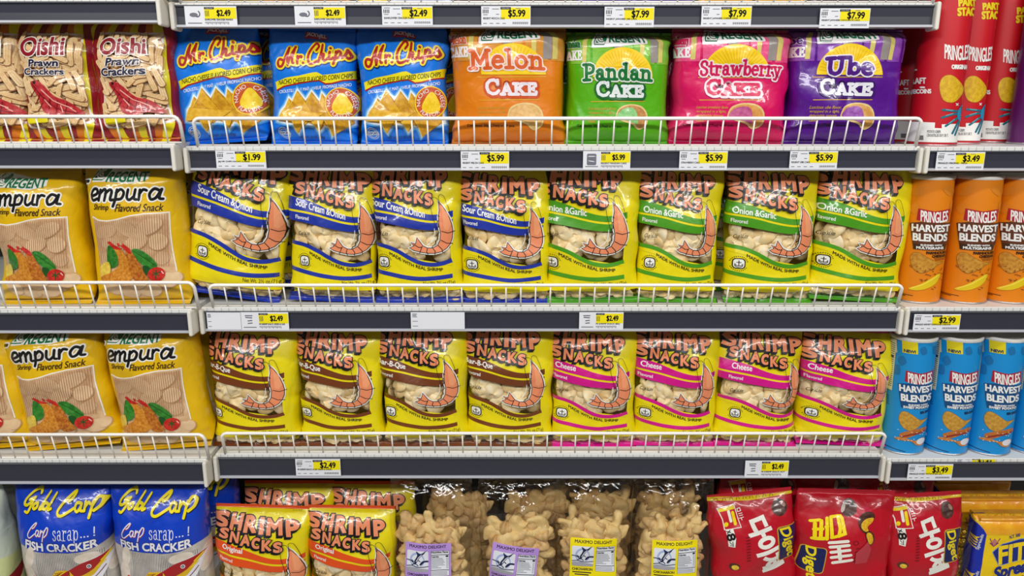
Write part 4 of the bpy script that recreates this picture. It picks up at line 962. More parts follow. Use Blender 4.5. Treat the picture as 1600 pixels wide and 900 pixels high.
ORD = {0: 'topmost', 1: 'second', 2: 'third', 3: 'fourth', 4: 'lowest'}
def shelf(bay, row, label):
    x0, x1, Y = BAYS[bay]
    root = empty('display_shelf', ((x0 + x1) / 2, Y, DECK[(bay, row)])); tag(root, label, 'shelf', 'shelves of the snack aisle')
    dx = (x1 - x0) / 2; zd = 0.0
    m = MB(); m.box((-dx + .004, .006, -.022), (dx - .004, .45 - Y, 0)); m.build('shelf_deck', white_steel, root)
    if row == 4: return root
    zt, zb = RAIL[(bay, row)]; zt -= DECK[(bay, row)]; zb -= DECK[(bay, row)]
    # white front lip with the slots that take the wire guard
    m = MB(); m.box((-dx + .004, .001, zt - .004), (dx - .004, .0065, .0002), bev=.0012); lp = m.build('front_lip', white_steel, root)
    m = MB(); n = int((x1 - x0) / .0127)
    for k in range(1, n):
        x = -dx + k * .0127; m.box((x - .0006, .0004, zt + .0004), (x + .0006, .0012, -.0008))
    m.build('slot_groove', slot_grey, lp)
    e = .0088
    h = zt - zb
    m = MB(); m.extrude([(-.001, zt), (.006, zt), (.006, zb + .003), (.000, zb + .003), (.0006, zb + h * .5), (-.0002, zt - .004)], -dx + e, dx - e); m.build('price_rail', rail_dark, root)
    m = MB(); m.extrude([(-.0035, zt), (.004, zt), (.004, zt - .0016), (-.003, zt - .0022)], -dx + e, dx - e)
    m.build('rail_top_edge', rail_inner, root)
    m = MB(); m.extrude([(-.004, zb + .0042), (-.002, zb + .0052), (.006, zb + .0038), (.006, zb), (-.002, zb), (-.0045, zb + .0014)], -dx + e, dx - e); m.build('rail_bottom_edge', rail_silver, root)
    for s in (-1, 1):
        if bay == 'left' and s < 0: continue
        xc = s * (dx - .0048)
        prof = [(-.006, 0)]
        a = MB(); z1, z0 = zt + .005, zb - .004
        n = 7; v = []; f = []
        out = []
        for cz, a0 in ((z1 - .0037, 0), (z0 + .0037, 180)):
            for k in range(n): 
                t = math.radians(a0 + 180 * k / (n - 1)); out.append((xc + .0037 * math.cos(t), cz + .0037 * math.sin(t)))
        L = len(out); rings = [(-.0075, .55), (-.009, .8), (-.0075, 1), (.02, 1)]
        rings = [(-.0096, .25), (-.0094, .55), (-.0086, .82), (-.0068, .97), (-.0045, 1), (.02, 1)]
        for y, sc in rings:
            for px, pz in out:
                cz = z1 - .0037 if pz > (z0 + z1) / 2 else z0 + .0037
                v.append((xc + (px - xc) * sc, y, cz + (pz - cz) * sc))
        for i in range(len(rings) - 1):
            for k in range(L): f.append((i * L + k, i * L + (k + 1) % L, (i + 1) * L + (k + 1) % L, (i + 1) * L + k))
        f.append(tuple(range(L))); a.add(v, [q[::-1] for q in f]); a.build('end_cap', cream_plastic, root)
    return root
WHERE = {'middle': 'of the wide middle bay', 'left': 'of the tempura and prawn cracker bay', 'right': 'of the bay with tubed crisps'}
CARRY = {('middle', 0): 'white steel shelf with seven price cards, above the blue corn chip bags', ('middle', 1): 'white steel shelf under the corn chips and cake bags',
         ('middle', 2): 'white steel shelf under the cream-and-onion and onion-garlic shrimp bags', ('middle', 3): 'white steel shelf under the brown- and pink-banded shrimp bags', ('middle', 4): 'white base shelf under the pork rind bags',
         ('left', 0): 'white steel shelf with an empty dark rail above the prawn crackers', ('left', 1): 'white steel shelf under the striped prawn cracker bags', ('left', 2): 'white steel shelf under the upper pair of tempura bags',
         ('left', 3): 'white steel shelf under the lower tempura bags, above the fish cracker bags', ('left', 4): 'white base shelf under the blue fish cracker bags',
         ('right', 1): 'white steel shelf under the red crisp tubes', ('right', 2): 'white steel shelf under the orange crisp tubes', ('right', 3): 'white steel shelf under the blue crisp tubes', ('right', 4): 'white base shelf under the yellow cracker packs'}
for (b, r), lab in CARRY.items(): shelf(b, r, lab)

wire_mesh = {}
def fence(bay, row, x0, x1, ytop, label, left_end=True, right_end=True, step=0.0254, off=0.0):
    Yb = BAYS[bay][2]; z0 = DECK[(bay, row)] - .001
    yt, yb = Yb - .008, Yb + .0035
    h = zat(ytop, yt) - z0
    root = empty('wire_shelf_guard', ((x0 + x1) / 2, yb, z0)); tag(root, label, 'wire guard', 'white wire guards along the shelf fronts')
    dx = (x1 - x0) / 2; ly = yt - yb; R = .010
    P = []
    def end(s):
        return [(s * (dx), 0, 0), (s * dx, ly * (h - R) / h, h - R)] + [(s * (dx - R + R * math.cos(a)), ly, h - R + R * math.sin(a)) for a in (PI / 8, PI / 4, 3 * PI / 8)] + [(s * (dx - R), ly, h)]
    P = (end(-1) if left_end else [(-dx, ly, h)]) + (end(1)[::-1] if right_end else [(dx, ly, h)])
    m = MB(); m.tube(P, .0029, 10); m.build('top_rail', wire_white, root, True)
    m = MB(); m.tube([(-dx, .0, .003), (dx, .0, .003)], .0014, 6); m.build('bottom_wire', wire_white, root, True)
    key = round(h, 4)
    if key not in wire_mesh:
        w = MB(); w.tube([(0, 0, 0), (0, ly, h)], .0014, 6); wire_mesh[key] = w.mesh('upright_wire', [wire_white], True)
    k = 1
    while k * step < 2 * dx - .008:
        o = link('upright_wire', wire_mesh[key], root); o.location = (-dx + k * step + off, 0, 0); k += 1
fx = lambda px, row, bay='middle': at(px, RAIL_PX[(bay, row)][0], BAYS[bay][2]).x
fence('middle', 0, fx(282, 0), fx(1458, 0), -34, 'white wire guard on the topmost shelf, only its foot in view')
fence('middle', 1, fx(309, 1), fx(1431, 1), 185, 'white wire guard in front of the corn chips and cake bags')
fence('middle', 2, fx(333, 2), fx(1402, 2), 445.5, 'white wire guard in front of the blue- and green-banded shrimp bags')
fence('middle', 3, fx(352, 3), fx(1376, 3), 677, 'white wire guard in front of the brown- and pink-banded shrimp bags')
fence('left', 1, XL - 1.21, fx(287, 1, 'left'), 182, 'white wire guard in front of the striped prawn cracker bags', left_end=False)
fence('left', 2, XL - 1.21, fx(310, 2, 'left'), 441.5, 'white wire guard in front of the upper pair of tempura bags', left_end=False)
fence('left', 3, XL - 1.21, fx(326, 3, 'left'), 679, 'white wire guard in front of the lower tempura bags', left_end=False)
fence('left', 0, XL - 1.21, fx(266, 0, 'left'), -40, 'white wire guard on the shelf above the prawn crackers, foot only', left_end=False)

# ------------------------------------------------------------------ price cards on the rails
def price_card(x0, x1, y0, y1, price, line, kind, label, bay='middle', flat=False):
    Y = BAYS[bay][2] - .0048
    a, b = at(x0, (y0 + y1) / 2, Y), at(x1, (y0 + y1) / 2, Y); z0, z1 = zat(y1, Y), zat(y0, Y)
    w, h = (b.x - a.x) / 2, z1 - z0
    S = Plate(w, h); mats = [paper((226, 228, 234))]
    V, N, F, MI = art_geometry(S, tag_art(price, line, kind), 0, mats, base_off=.00012, step=.00006)
    m = MB(); m.box((-w, 0, 0), (w, .0012, h))
    VV = np.concatenate([np.array(m.v), V]); FF = [tuple(f) for f in m.f] + [tuple(f) for f in F + 8]
    me = bpy.data.meshes.new('price_card'); me.from_pydata(VV.tolist(), [], FF)
    for q in mats: me.materials.append(q)
    me.polygons.foreach_set('material_index', [0] * len(m.f) + MI); me.update()
    o = link('price_card', me); o.location = ((a.x + b.x) / 2, Y, z0)
    tag(o, label, 'price tag', 'shelf price cards')
    return o
price_card(289, 370, 9.5, 41.5, '$2.49', 'SUNFLOWER CRACKERS MANGO', 'B1', '2.49 price card with an oval mark, nearest the bay divider on the topmost shelf')
price_card(460.5, 540, 9.5, 40.5, '$2.49', 'SUNFLOWER CRACKERS HONEY', 'B1', '2.49 price card with an oval mark, above the gap between two blue chip bags')
price_card(597, 676, 9.5, 40, '$2.49', 'SUNFLOWER CRACKER PLAIN', 'A', '2.49 price card without a picture on the topmost shelf')
price_card(752, 829, 9.5, 41, '$5.99', 'REGENT MOCCA CAKE', 'A', '5.99 price card above the orange melon cake bag')
price_card(944.5, 1022, 10.5, 42.5, '$7.99', 'REGENT JAPANESE UBE CAKE', 'A', '7.99 price card above the green pandan cake bag')
price_card(1096, 1174, 9.5, 41.5, '$7.99', 'REGENT JAPANESE CHEESE CAKE', 'A', '7.99 price card above the pink strawberry cake bag')
price_card(1281, 1359, 13, 44, '$7.99', 'REGENT JAPANESE CHOCOLATE CAKE', 'A', '7.99 price card above the purple ube cake bag')
price_card(337.5, 415.5, 235.5, 263.5, '$1.99', 'J&J MR CHIPS NACHO CHEESE', 'A', '1.99 price card under the blue corn chip bags')
price_card(720, 795.5, 236.5, 266, '$5.99', 'REGENT MELON CAKE', 'A', '5.99 price card under the orange melon cake bag')
price_card(911, 985, 236, 265, '$5.99', 'REGENT PANDAN CAKE', 'B2', '5.99 price card with a small grey picture, under the green pandan cake bag')
price_card(1061.5, 1136.5, 236, 265.5, '$5.99', 'STRAWBERRY CAKE', 'A', '5.99 price card under the pink strawberry cake bag')
price_card(1234, 1308.5, 236, 264.5, '$5.99', 'REGENT UBE CAKE', 'A', '5.99 price card under the purple ube cake bag')
price_card(323.5, 377, 488.5, 515, '', 'blank', 'blank', 'blank white card beside the divider, left of a 2.49 card'.replace(', left of', ', touching'))
price_card(376.5, 451, 488, 516, '$2.49', 'MI SHRIMP SNACK GREEN & GAR', 'B3', '2.49 price card overlapping a blank card near the bay divider')
price_card(642, 726, 488, 514.5, '', 'blank white', 'blank', 'wide blank white card alone on the rail below the cream-and-onion bags')
price_card(905, 974, 488, 515.5, '$2.49', 'MI SHRIMP SNACK BBQ', 'B3', '2.49 price card under the first green-banded shrimp bag')
price_card(462, 532, 717.5, 743.5, '$2.49', 'MI SHRIMP SNACK SOUR CREAM & ONION', 'A', '2.49 price card above the orange-banded shrimp bags')
price_card(1164, 1232, 720, 746, '$2.49', 'MI SHRIMP SNACK HOT', 'B3', '2.49 price card above the red choco cake packs')
price_card(1463, 1538, 237.5, 266, '$3.49', 'PRINGLES ORIGINAL - MEGA', 'A', '3.49 price card under the red crisp tubes', 'right')
price_card(1427.5, 1500, 491, 517, '$2.99', 'PRINGLES HARVEST FARMHOUSE CHEDDAR', 'A', '2.99 price card under the orange crisp tubes', 'right')
price_card(1418.5, 1488, 725.5, 750, '$3.49', 'PRINGLES SWEET POTATO SEA SALT', 'A', '3.49 price card under the blue crisp tubes', 'right')
o = price_card(1496, 1558, 717.5, 741, '$3.49', 'PRINGLES SEA SALT', 'A', 'loose price card tucked behind the rail under the blue tubes, only its top showing', 'right')
o.location = (o.location.x, .0009, RAIL[('right', 3)][0] - .0072); o.scale = (1, .4, .45)

# ------------------------------------------------------------------ goods
def spot(xl, xr, ymid, Yc):
    a, b = at(xl, ymid, Yc), at(xr, ymid, Yc)
    return (a.x + b.x) / 2, (b.x - a.x) / 2
def stand(o, X, H, Yc, z, roll, lean=0.0, yaw=0.0, hw=0.0):
    r = math.radians(roll)              # a tilted bag stands on its lower corner
    o.location = (X - math.sin(r) * H / 2, Yc, z + abs(math.sin(r)) * hw * 0.92); o.rotation_euler = (math.radians(lean), r, math.radians(yaw))
def mk_cracker(seed, r=0.0180):
    rnd = np.random.RandomState(seed); nu, nv = 20, 10; V = []
    ax, ay = r * rnd.uniform(.95, 1.2), r * rnd.uniform(.72, .95); bend = rnd.uniform(4, 13); ph = rnd.uniform(0, 6.28, 4)
    for j in range(nv + 1):
        b = PI * j / nv
        for i in range(nu):
            a = 2 * PI * i / nu
            k = 1 + .07 * math.sin(2 * a + ph[0]) + .05 * math.sin(3 * a + ph[1])
            x, y, z = ax * k * math.sin(b) * math.cos(a), ay * k * math.sin(b) * math.sin(a), .30 * r * math.cos(b) * (1 + .25 * math.sin(a * 2 + ph[2]))
            rim = math.sin(b) ** 6
            V.append((x, z + bend * (x * x + .5 * y * y) + .0008 * math.sin(5 * a + ph[3]) * rim, y))
    F = [(j * nu + i, j * nu + (i + 1) % nu, (j + 1) * nu + (i + 1) % nu, (j + 1) * nu + i) for j in range(nv) for i in range(nu)]
    return V, F
crack_mats = [base_mat('puffed_cracker', (240, 212, 154), .55, bump=.05, scale=420, rgb2=(244, 226, 182), mix_scale=110),
              base_mat('puffed_cracker_pale', (244, 230, 196), .55, bump=.05, scale=420, rgb2=(240, 214, 158), mix_scale=90),
              base_mat('puffed_cracker_toasted', (232, 198, 134), .55, bump=.05, scale=420, rgb2=(240, 216, 164), mix_scale=100)]
crack_meshes = []
for k in range(9):
    m = MB(); m.add(*mk_cracker(k)); crack_meshes.append(m.mesh('shrimp_cracker', [crack_mats[k % 3]], True))
WIN = shrimp_tests()
SHRIMP = {'cream': ((28, 50, 156), 'Sour Cream &Onion', (510, 240, 768, 276), .23), 'garlic': ((72, 150, 26), 'Onion &Garlic', (515, 262, 712, 294), .13),
          'bbq': ((112, 56, 22), 'Bar-B-Que', (512, 250, 640, 284), .17), 'cheese': ((204, 14, 132), 'Cheese', (522, 250, 622, 282), .12), 'original': ((226, 78, 22), 'Original', (522, 250, 622, 286), .14)}
shrimp_cache = {}
def shrimp_bag(kind, xl, xr, yt, row, roll, du, seed, label, Yc=.062, lean=0.0):
    rgb, fl, fb, sl = SHRIMP[kind]
    if kind not in shrimp_cache: shrimp_cache[kind] = shrimp_art(rgb, fl, fb, sl)
    art = shrimp_cache[kind]; z = DECK[('middle', row)]
    H = zat(yt, Yc) - z if row < 4 else .238
    X, hw = spot(xl, xr, (yt + [0, 228, 478, 706, 985][row]) / 2, Yc)
    du -= .032 * X / (DIST + Yc) / hw
    S = Pillow(hw, H, depth=.102, seed=seed, vb=.02, vt=.03, rise=.17, fall=.5, pb=.62, pt=.7, fwd=.030, creases=15)
    q = lambda zy: 1 - (zy - 40) / 725.0
    win = lambda p, v: inside(WIN, np.stack([p, v], 1)) & (abs(p) < 1.4)
    low = lambda p, v: (v > q(740)) & (v < q(698)) & (abs(p) < 1.25)
    bot = lambda p, v: v <= q(740)
    top = lambda p, v: v > .972
    o = sleeve('shrimp_snack_bag', S, art, foil(YEL), du, (('top_seal', foil(rgb), top), ('bottom_seal', foil(rgb), bot), ('window', clear_film(), win), ('lower_window', clear_film(), low)))
    stand(o, X, H, Yc, z, roll, lean, hw=hw)
    tag(o, label, 'snack bag', 'yellow shrimp snack bags')
    r = random.Random(seed * 7 + 1); pts = []
    cells = [(x, y) for x in range(505, 900, 74) for y in (400, 455, 510)]
    cells = [(x + r.uniform(-14, 14), y + r.uniform(-12, 12), d) for x, y in cells for d in (0,)] + [(x + r.uniform(-20, 20), 420 + 70 * (k % 2) + r.uniform(-15, 15), 1) for k, x in enumerate(range(520, 890, 60))]
    A = Art(*SHRIMP_FRAME)
    for x, y, d in cells:
        lo = np.interp(x, [470, 590, 690, 790, 895], [470, 486, 536, 568, 560]); hi = np.interp(x, [470, 640, 895], [340, 366, 385])
        if y > lo + 6 or y < hi - 14: continue
        p, v = A.norm(np.array([x, y])); pts.append((p, v, d))
    for x in range(512, 930, 40): pts.append((*A.norm(np.array([x + r.uniform(-8, 8), 712 + r.uniform(-6, 6)])), 2)); pts.append((*A.norm(np.array([x + 20 + r.uniform(-8, 8), 732 + r.uniform(-4, 4)])), 2))
    for p, v, d in pts:
        X3, n = S.point(S.p2t(np.array([p + du])), np.array([v]), np.array([0.0])); n = n[0]; X3 = X3[0]
        room = abs(X3[1]) * 1.0
        k = r.randrange(9); c = link('shrimp_cracker', crack_meshes[k], o)
        sc = r.uniform(.85, 1.18) if d < 2 else r.uniform(.52, .68)
        depth = {0: .0122, 1: .023, 2: .0082}[d]
        c.location = Vector(X3 - n * (depth + r.uniform(-.001, .003)))
        yaw = math.atan2(n[0], -n[1])
        tilt = r.uniform(-30, 30); c.rotation_euler = (math.radians(tilt), math.radians(r.uniform(0, 360) if d < 2 else r.uniform(-25, 25)), yaw + math.radians(r.uniform(-22, 22)))
        c.scale = (sc,) * 3
    return o
def behind(src, dy, label, dx=0.0, dz=0.0):
    c = copy_tree(src); c.location = (src.location.x + dx, src.location.y + dy, src.location.z + dz + .001); c['label'] = label
    return c
# third shelf: cream-and-onion (blue bands), onion-garlic (green bands)
B = {}
for k, (kind, xl, xr, roll, du, lab) in enumerate([
    ('cream', 304, 452, 8.5, 0.0, 'blue-banded shrimp snack bag tipped over towards its neighbour, beside the bay divider'),
    ('cream', 458, 588, 2.5, 0.03, 'blue-banded shrimp snack bag, second from the bay divider'),
    ('cream', 588, 723, -0.5, -0.10, 'blue-banded shrimp snack bag, third from the bay divider'),
    ('cream', 722, 858, 0.5, 0.0, 'blue-banded shrimp snack bag touching the first green-banded one'),
    ('garlic', 855, 997, -0.5, -0.12, 'green-banded shrimp snack bag touching the last blue-banded one'),
    ('garlic', 996, 1121, 1.0, 0.12, 'green-banded shrimp snack bag, second from the blue-banded bags'),
    ('garlic', 1132, 1268, 0.5, 0.15, 'green-banded shrimp snack bag, third from the blue-banded bags'),
    ('garlic', 1270, 1412, 3.0, 0.10, 'green-banded shrimp snack bag leaning towards the orange crisp tubes')]):
    B['r2', k] = shrimp_bag(kind, xl, xr, 250 + (-14, 0, -7, 9, -4, 4, 4, 5)[k], 2, roll, du, 11 + k, lab)
for k, (kind, xl, xr, roll, du, lab) in enumerate([
    ('bbq', 337, 470, 0.5, -0.25, 'brown-banded shrimp snack bag beside the bay divider'),
    ('bbq', 472, 600, 0.5, -0.17, 'brown-banded shrimp snack bag, second from the bay divider'),
    ('bbq', 600, 732, -0.5, -0.12, 'brown-banded shrimp snack bag, third from the bay divider'),
    ('bbq', 732, 863, 0.5, -0.07, 'brown-banded shrimp snack bag touching the first pink-banded one'),
    ('cheese', 863, 992, 0.0, 0.0, 'pink-banded shrimp snack bag touching the last brown-banded one'),
    ('cheese', 991, 1118, 1.0, 0.08, 'pink-banded shrimp snack bag, second from the brown-banded bags'),
    ('cheese', 1117, 1243, 1.0, 0.30, 'pink-banded shrimp snack bag, third from the brown-banded bags'),
    ('cheese', 1246, 1384, 2.5, 0.15, 'pink-banded shrimp snack bag next to the blue crisp tubes')]):
    B['r3', k] = shrimp_bag(kind, xl, xr, 501 + (6, 3, -3, -3, 4, 4, 6, 14)[k], 3, roll, du, 31 + k, lab)
B['o', 0] = shrimp_bag('original', 344, 486, 757, 4, 2.0, -0.05, 51, 'orange-banded shrimp snack bag beside the blue fish cracker bags')
B['o', 1] = shrimp_bag('original', 488, 618, 760, 4, 1.0, -0.03, 52, 'orange-banded shrimp snack bag beside the clear bags of pork rinds')
for key, dx, lab in ((('r2', 0), .004, 'blue-banded shrimp snack bag standing behind the tipped one by the divider'), (('r2', 1), -.02, 'blue-banded shrimp snack bag behind the second one from the divider'),
                     (('r2', 5), .012, 'green-banded shrimp snack bag behind the second green-banded one'), (('r2', 6), -.01, 'green-banded shrimp snack bag behind the third green-banded one'), (('r2', 4), .008, 'green-banded shrimp snack bag behind the first green-banded one'),
                     (('r3', 0), .014, 'brown-banded shrimp snack bag behind the one by the divider'), (('r3', 6), .016, 'pink-banded shrimp snack bag behind the third pink-banded one'),
                     (('o', 0), .035, 'orange-banded shrimp snack bag behind the one beside the fish crackers'), (('o', 1), .03, 'orange-banded shrimp snack bag behind the one beside the pork rinds')):
    behind(B[key], .085, lab, dx, 0 if key[0] != 'o' else .006).rotation_euler = (0, 0, 0)

plain_cache = {}
def film_bag(name, art, base, seal, xl, xr, yt, yb, bay, row, roll, du, seed, label, cat, group, Yc=.062, depth=.105, z=None, wr=1.0, creases=15, fwd=.028, **kw):
    z = DECK[(bay, row)] if z is None else z
    Yc = Yc + BAYS[bay][2]
    H = zat(yt, Yc) - z
    X, hw = spot(xl, xr, (yt + yb) / 2, Yc)
    du -= .032 * X / (DIST + Yc) / hw
    S = Pillow(hw, H, depth=depth, seed=seed, wrinkle=wr, creases=creases, fwd=fwd, **{'vb': .03, 'vt': .035, **kw})
    o = sleeve(name, S, art, base, du, (('top_seal', seal, lambda p, v: v > .967), ('bottom_seal', seal, lambda p, v: v < .028)))
    stand(o, X, H, Yc, z, roll, hw=hw); tag(o, label, cat, group)
    return o, S
oa = oishi_art()
for k, (xl, xr, roll, du, lab) in enumerate([(-78, 47, -.5, 0, 'striped prawn cracker bag cut off by the picture edge'), (42, 162, -.5, -.22, 'striped prawn cracker bag between two others like it'), (155, 279, -1, -.08, 'striped prawn cracker bag next to the blue corn chips')]):
    film_bag('prawn_cracker_bag', oa, foil((222, 124, 14)), foil((190, 110, 20)), xl, xr, 30, 224, 'left', 1, roll, du, 61 + k, lab, 'snack bag', 'striped prawn cracker bags', fall=.3)
ma = mrchips_art(); MC = []
for k, (xl, xr, yt, roll, du, lab) in enumerate([(276, 412, 40, -3.5, .02, 'blue corn chip bag tilted beside the bay divider'), (427, 558, 44, .8, 0, 'blue corn chip bag in the middle of three'), (564, 699, 42, -.5, 0, 'blue corn chip bag next to the orange melon cake bag')]):
    MC.append(film_bag('corn_chip_bag', ma, foil((6, 118, 226)), foil((6, 96, 204)), xl, xr, yt, 225, 'middle', 1, roll, du, 71 + k, lab, 'snack bag', 'blue corn chip bags', fall=.38)[0])
for k, dx in enumerate((.045, .022, .03)):
    behind(MC[k], .085, ('blue corn chip bag behind the tilted one', 'blue corn chip bag behind the middle one of three', 'blue corn chip bag behind the one next to the melon cake')[k], dx).rotation_euler = (0, 0, math.radians(6))
CAKES = [('Melon', (222, 124, 6), (214, 92, 30), (236, 214, 210), (236, 226, 232), (206, 78, 26), ((206, 160, 84), (222, 180, 108), (214, 166, 96), (226, 186, 120)), (214, 150, 60), 24, (158, 200, 655, 316), 708, 881, 44, 0.0, 'orange bag of melon cakes'),
         ('Pandan', (84, 172, 6), (16, 112, 50), (226, 232, 222), (226, 232, 232), (12, 100, 44), ((180, 120, 60), (200, 144, 84), (120, 190, 110), (150, 206, 140)), (130, 190, 60), 21, (160, 270, 660, 376), 884, 1042, 52, 0.5, 'green bag of pandan cakes'),
         ('Strawberry', (214, 4, 92), (206, 20, 84), (240, 226, 232), (216, 24, 84), (240, 224, 232), ((206, 140, 60), (222, 164, 90), (178, 76, 130), (204, 110, 156)), (232, 96, 140), 16, (210, 262, 745, 358), 1047, 1225, 48, 0.8, 'pink bag of strawberry cakes'),
         ('Ube', (84, 14, 138), (78, 24, 128), (232, 226, 240), (236, 236, 244), (64, 18, 110), ((196, 138, 60), (216, 164, 90), (126, 52, 150), (160, 86, 176)), (146, 84, 180), 27, (288, 248, 600, 354), 1225, 1397, 46, 0.6, 'purple bag of ube cakes')]
for k, (nm, rgb, nr, no, ck, co, pic, light, ns, nb, xl, xr, yt, roll, lab) in enumerate(CAKES):
    ca = cake_art(rgb, nm, nr, no, ck, co, pic, light, ns, nb, 0)
    o, S = film_bag('cake_bag', ca, foil(rgb), foil(tuple(int(v * .8) for v in rgb)), xl, xr, yt, 228, 'middle', 1, roll, 0.0, 81 + k, lab + ' with a half sun on the front', 'cake bag', 'bags of wrapped cakes', depth=.10, fall=.11, pt=.5, n=3.2, wr=1.25, creases=14)
    if k > 0: behind(o, .09, lab + ' standing behind the front one', -.03)
ta = tempura_art()
for k, (xl, xr, yt, yb, row, roll, du, lab) in enumerate([(3, 141, 262, 474, 2, -.5, -.10, 'yellow tempura bag, upper pair, nearer the picture edge'), (150, 295, 251, 474, 2, -.5, 0, 'yellow tempura bag, upper pair, beside the tipped blue-banded bag'),
                                                  (-92, 49, 498, 706, 3, -4, -.15, 'yellow tempura bag on the lower shelf, mostly cut off by the picture edge'), (33, 180, 506, 708, 3, -5.5, 0, 'yellow tempura bag on the lower shelf, between two others'), (183, 323, 504, 704, 3, -4, -.1, 'yellow tempura bag on the lower shelf, beside the brown-banded bag')]):
    o, S = film_bag('tempura_bag', ta, foil((226, 182, 8)), foil((208, 164, 10)), xl, xr, yt, yb, 'left', row, roll, du, 91 + k, lab, 'snack bag', 'yellow tempura snack bags', fall=.16)
    if k in (1, 4): behind(o, .085, ('yellow tempura bag behind the upper pair', 'yellow tempura bag behind the lower one by the brown-banded bag')[k == 4], .006)
    if k == 0: behind(o, .085, 'yellow tempura bag behind the one at the upper picture edge', .02)
ga = goldcarp_art()
zb4 = DECK[('left', 4)]
for k, (xl, xr, lab) in enumerate([(43, 184, 'blue and silver fish cracker bag beside the pale bag'), (189, 331, 'blue and silver fish cracker bag beside the orange-banded shrimp bag')]):
    o, S = film_bag('fish_cracker_bag', ga, foil((190, 184, 178)), foil((10, 30, 120)), xl, xr, 750, 985, 'left', 4, 0.5, 0, 101 + k, lab, 'snack bag', 'blue fish cracker bags', fall=.3, creases=12)
    behind(o, .085, ('fish cracker bag behind the one by the pale bag', 'fish cracker bag behind the one by the shrimp bag')[k], .028)
def pale_art():
    c = Art((0, 0), (400, 0), (0, 700)); rd, gn = foil((160, 24, 40)), foil((206, 214, 150))
    c.poly(gn, [(0, 380), (200, 340), (400, 400), (400, 640), (0, 640)], sm=3); c.poly(rd, [(250, 470), (350, 420), (370, 430), (300, 500)], sm=3)
    return c
pa = pale_art()
film_bag('snack_bag', pa, foil((198, 208, 190)), foil((214, 218, 206)), -88, 26, 752, 985, 'left', 4, -2.5, .1, 111, 'pale greenish white bag at the lower picture edge', 'snack bag', 'pale bags by the fish crackers', depth=.12)
film_bag('snack_bag', pa, foil((176, 180, 170)), foil((170, 174, 164)), -30, 44, 758, 985, 'left', 4, -1, .1, 112, 'pale grey bag squeezed behind the greenish white one', 'snack bag', 'pale bags by the fish crackers', Yc=.13)

# clear bags of pork rinds with a paper label
def mk_rind(seed):
    r = np.random.RandomState(seed); nu, nv = 14, 26; V = []
    L, R = r.uniform(.026, .046), r.uniform(.0090, .0155); curl = r.uniform(.6, 2.6); ph = r.uniform(0, 6.28, 8); tw = r.uniform(-1, 1)
    for j in range(nv + 1):
        s = j / nv; a = (s - .5) * curl
        rad = R * (max(1 - (2 * s - 1) ** 2, 0) ** .38) * (1 + .22 * math.sin(7 * s + ph[0]) + .14 * math.sin(13 * s + ph[1])); 
        cx, cz = (L / curl) * math.sin(a) * 1.6, (L / curl) * (math.cos(a) - 1) * 1.6
        for i in range(nu):
            b = 2 * PI * i / nu
            k = 1 + .20 * math.sin(2 * b + ph[2] + 4 * s) + .13 * math.sin(3 * b + ph[3] - 9 * s) + .09 * math.sin(5 * b + 15 * s + ph[4])
            x, y = rad * k * math.cos(b), rad * k * math.sin(b) * .8
            V.append((cx + x * math.sin(a), y + .004 * math.sin(6 * s + ph[5]) * tw, cz + x * math.cos(a)))
    F = [(j * nu + i, j * nu + (i + 1) % nu, (j + 1) * nu + (i + 1) % nu, (j + 1) * nu + i) for j in range(nv) for i in range(nu)]
    return V, F
rind_mats = [base_mat('fried_rind', (230, 194, 124), .55, bump=.2, scale=260, rgb2=(240, 212, 150), mix_scale=70), base_mat('fried_rind_dark', (206, 166, 106), .55, bump=.2, scale=260, rgb2=(226, 192, 134), mix_scale=70)]
rinds = []
for k in range(10):
    m = MB(); m.add(*mk_rind(k)); rinds.append(m.mesh('pork_rind', [rind_mats[k % 2]], True))
LAV, LYEL = (188, 150, 226), (244, 226, 10)
ml = {0: maximo_label(LAV, 'CHICHARRONI'), 1: maximo_label(LYEL, 'CHICHARRON')}
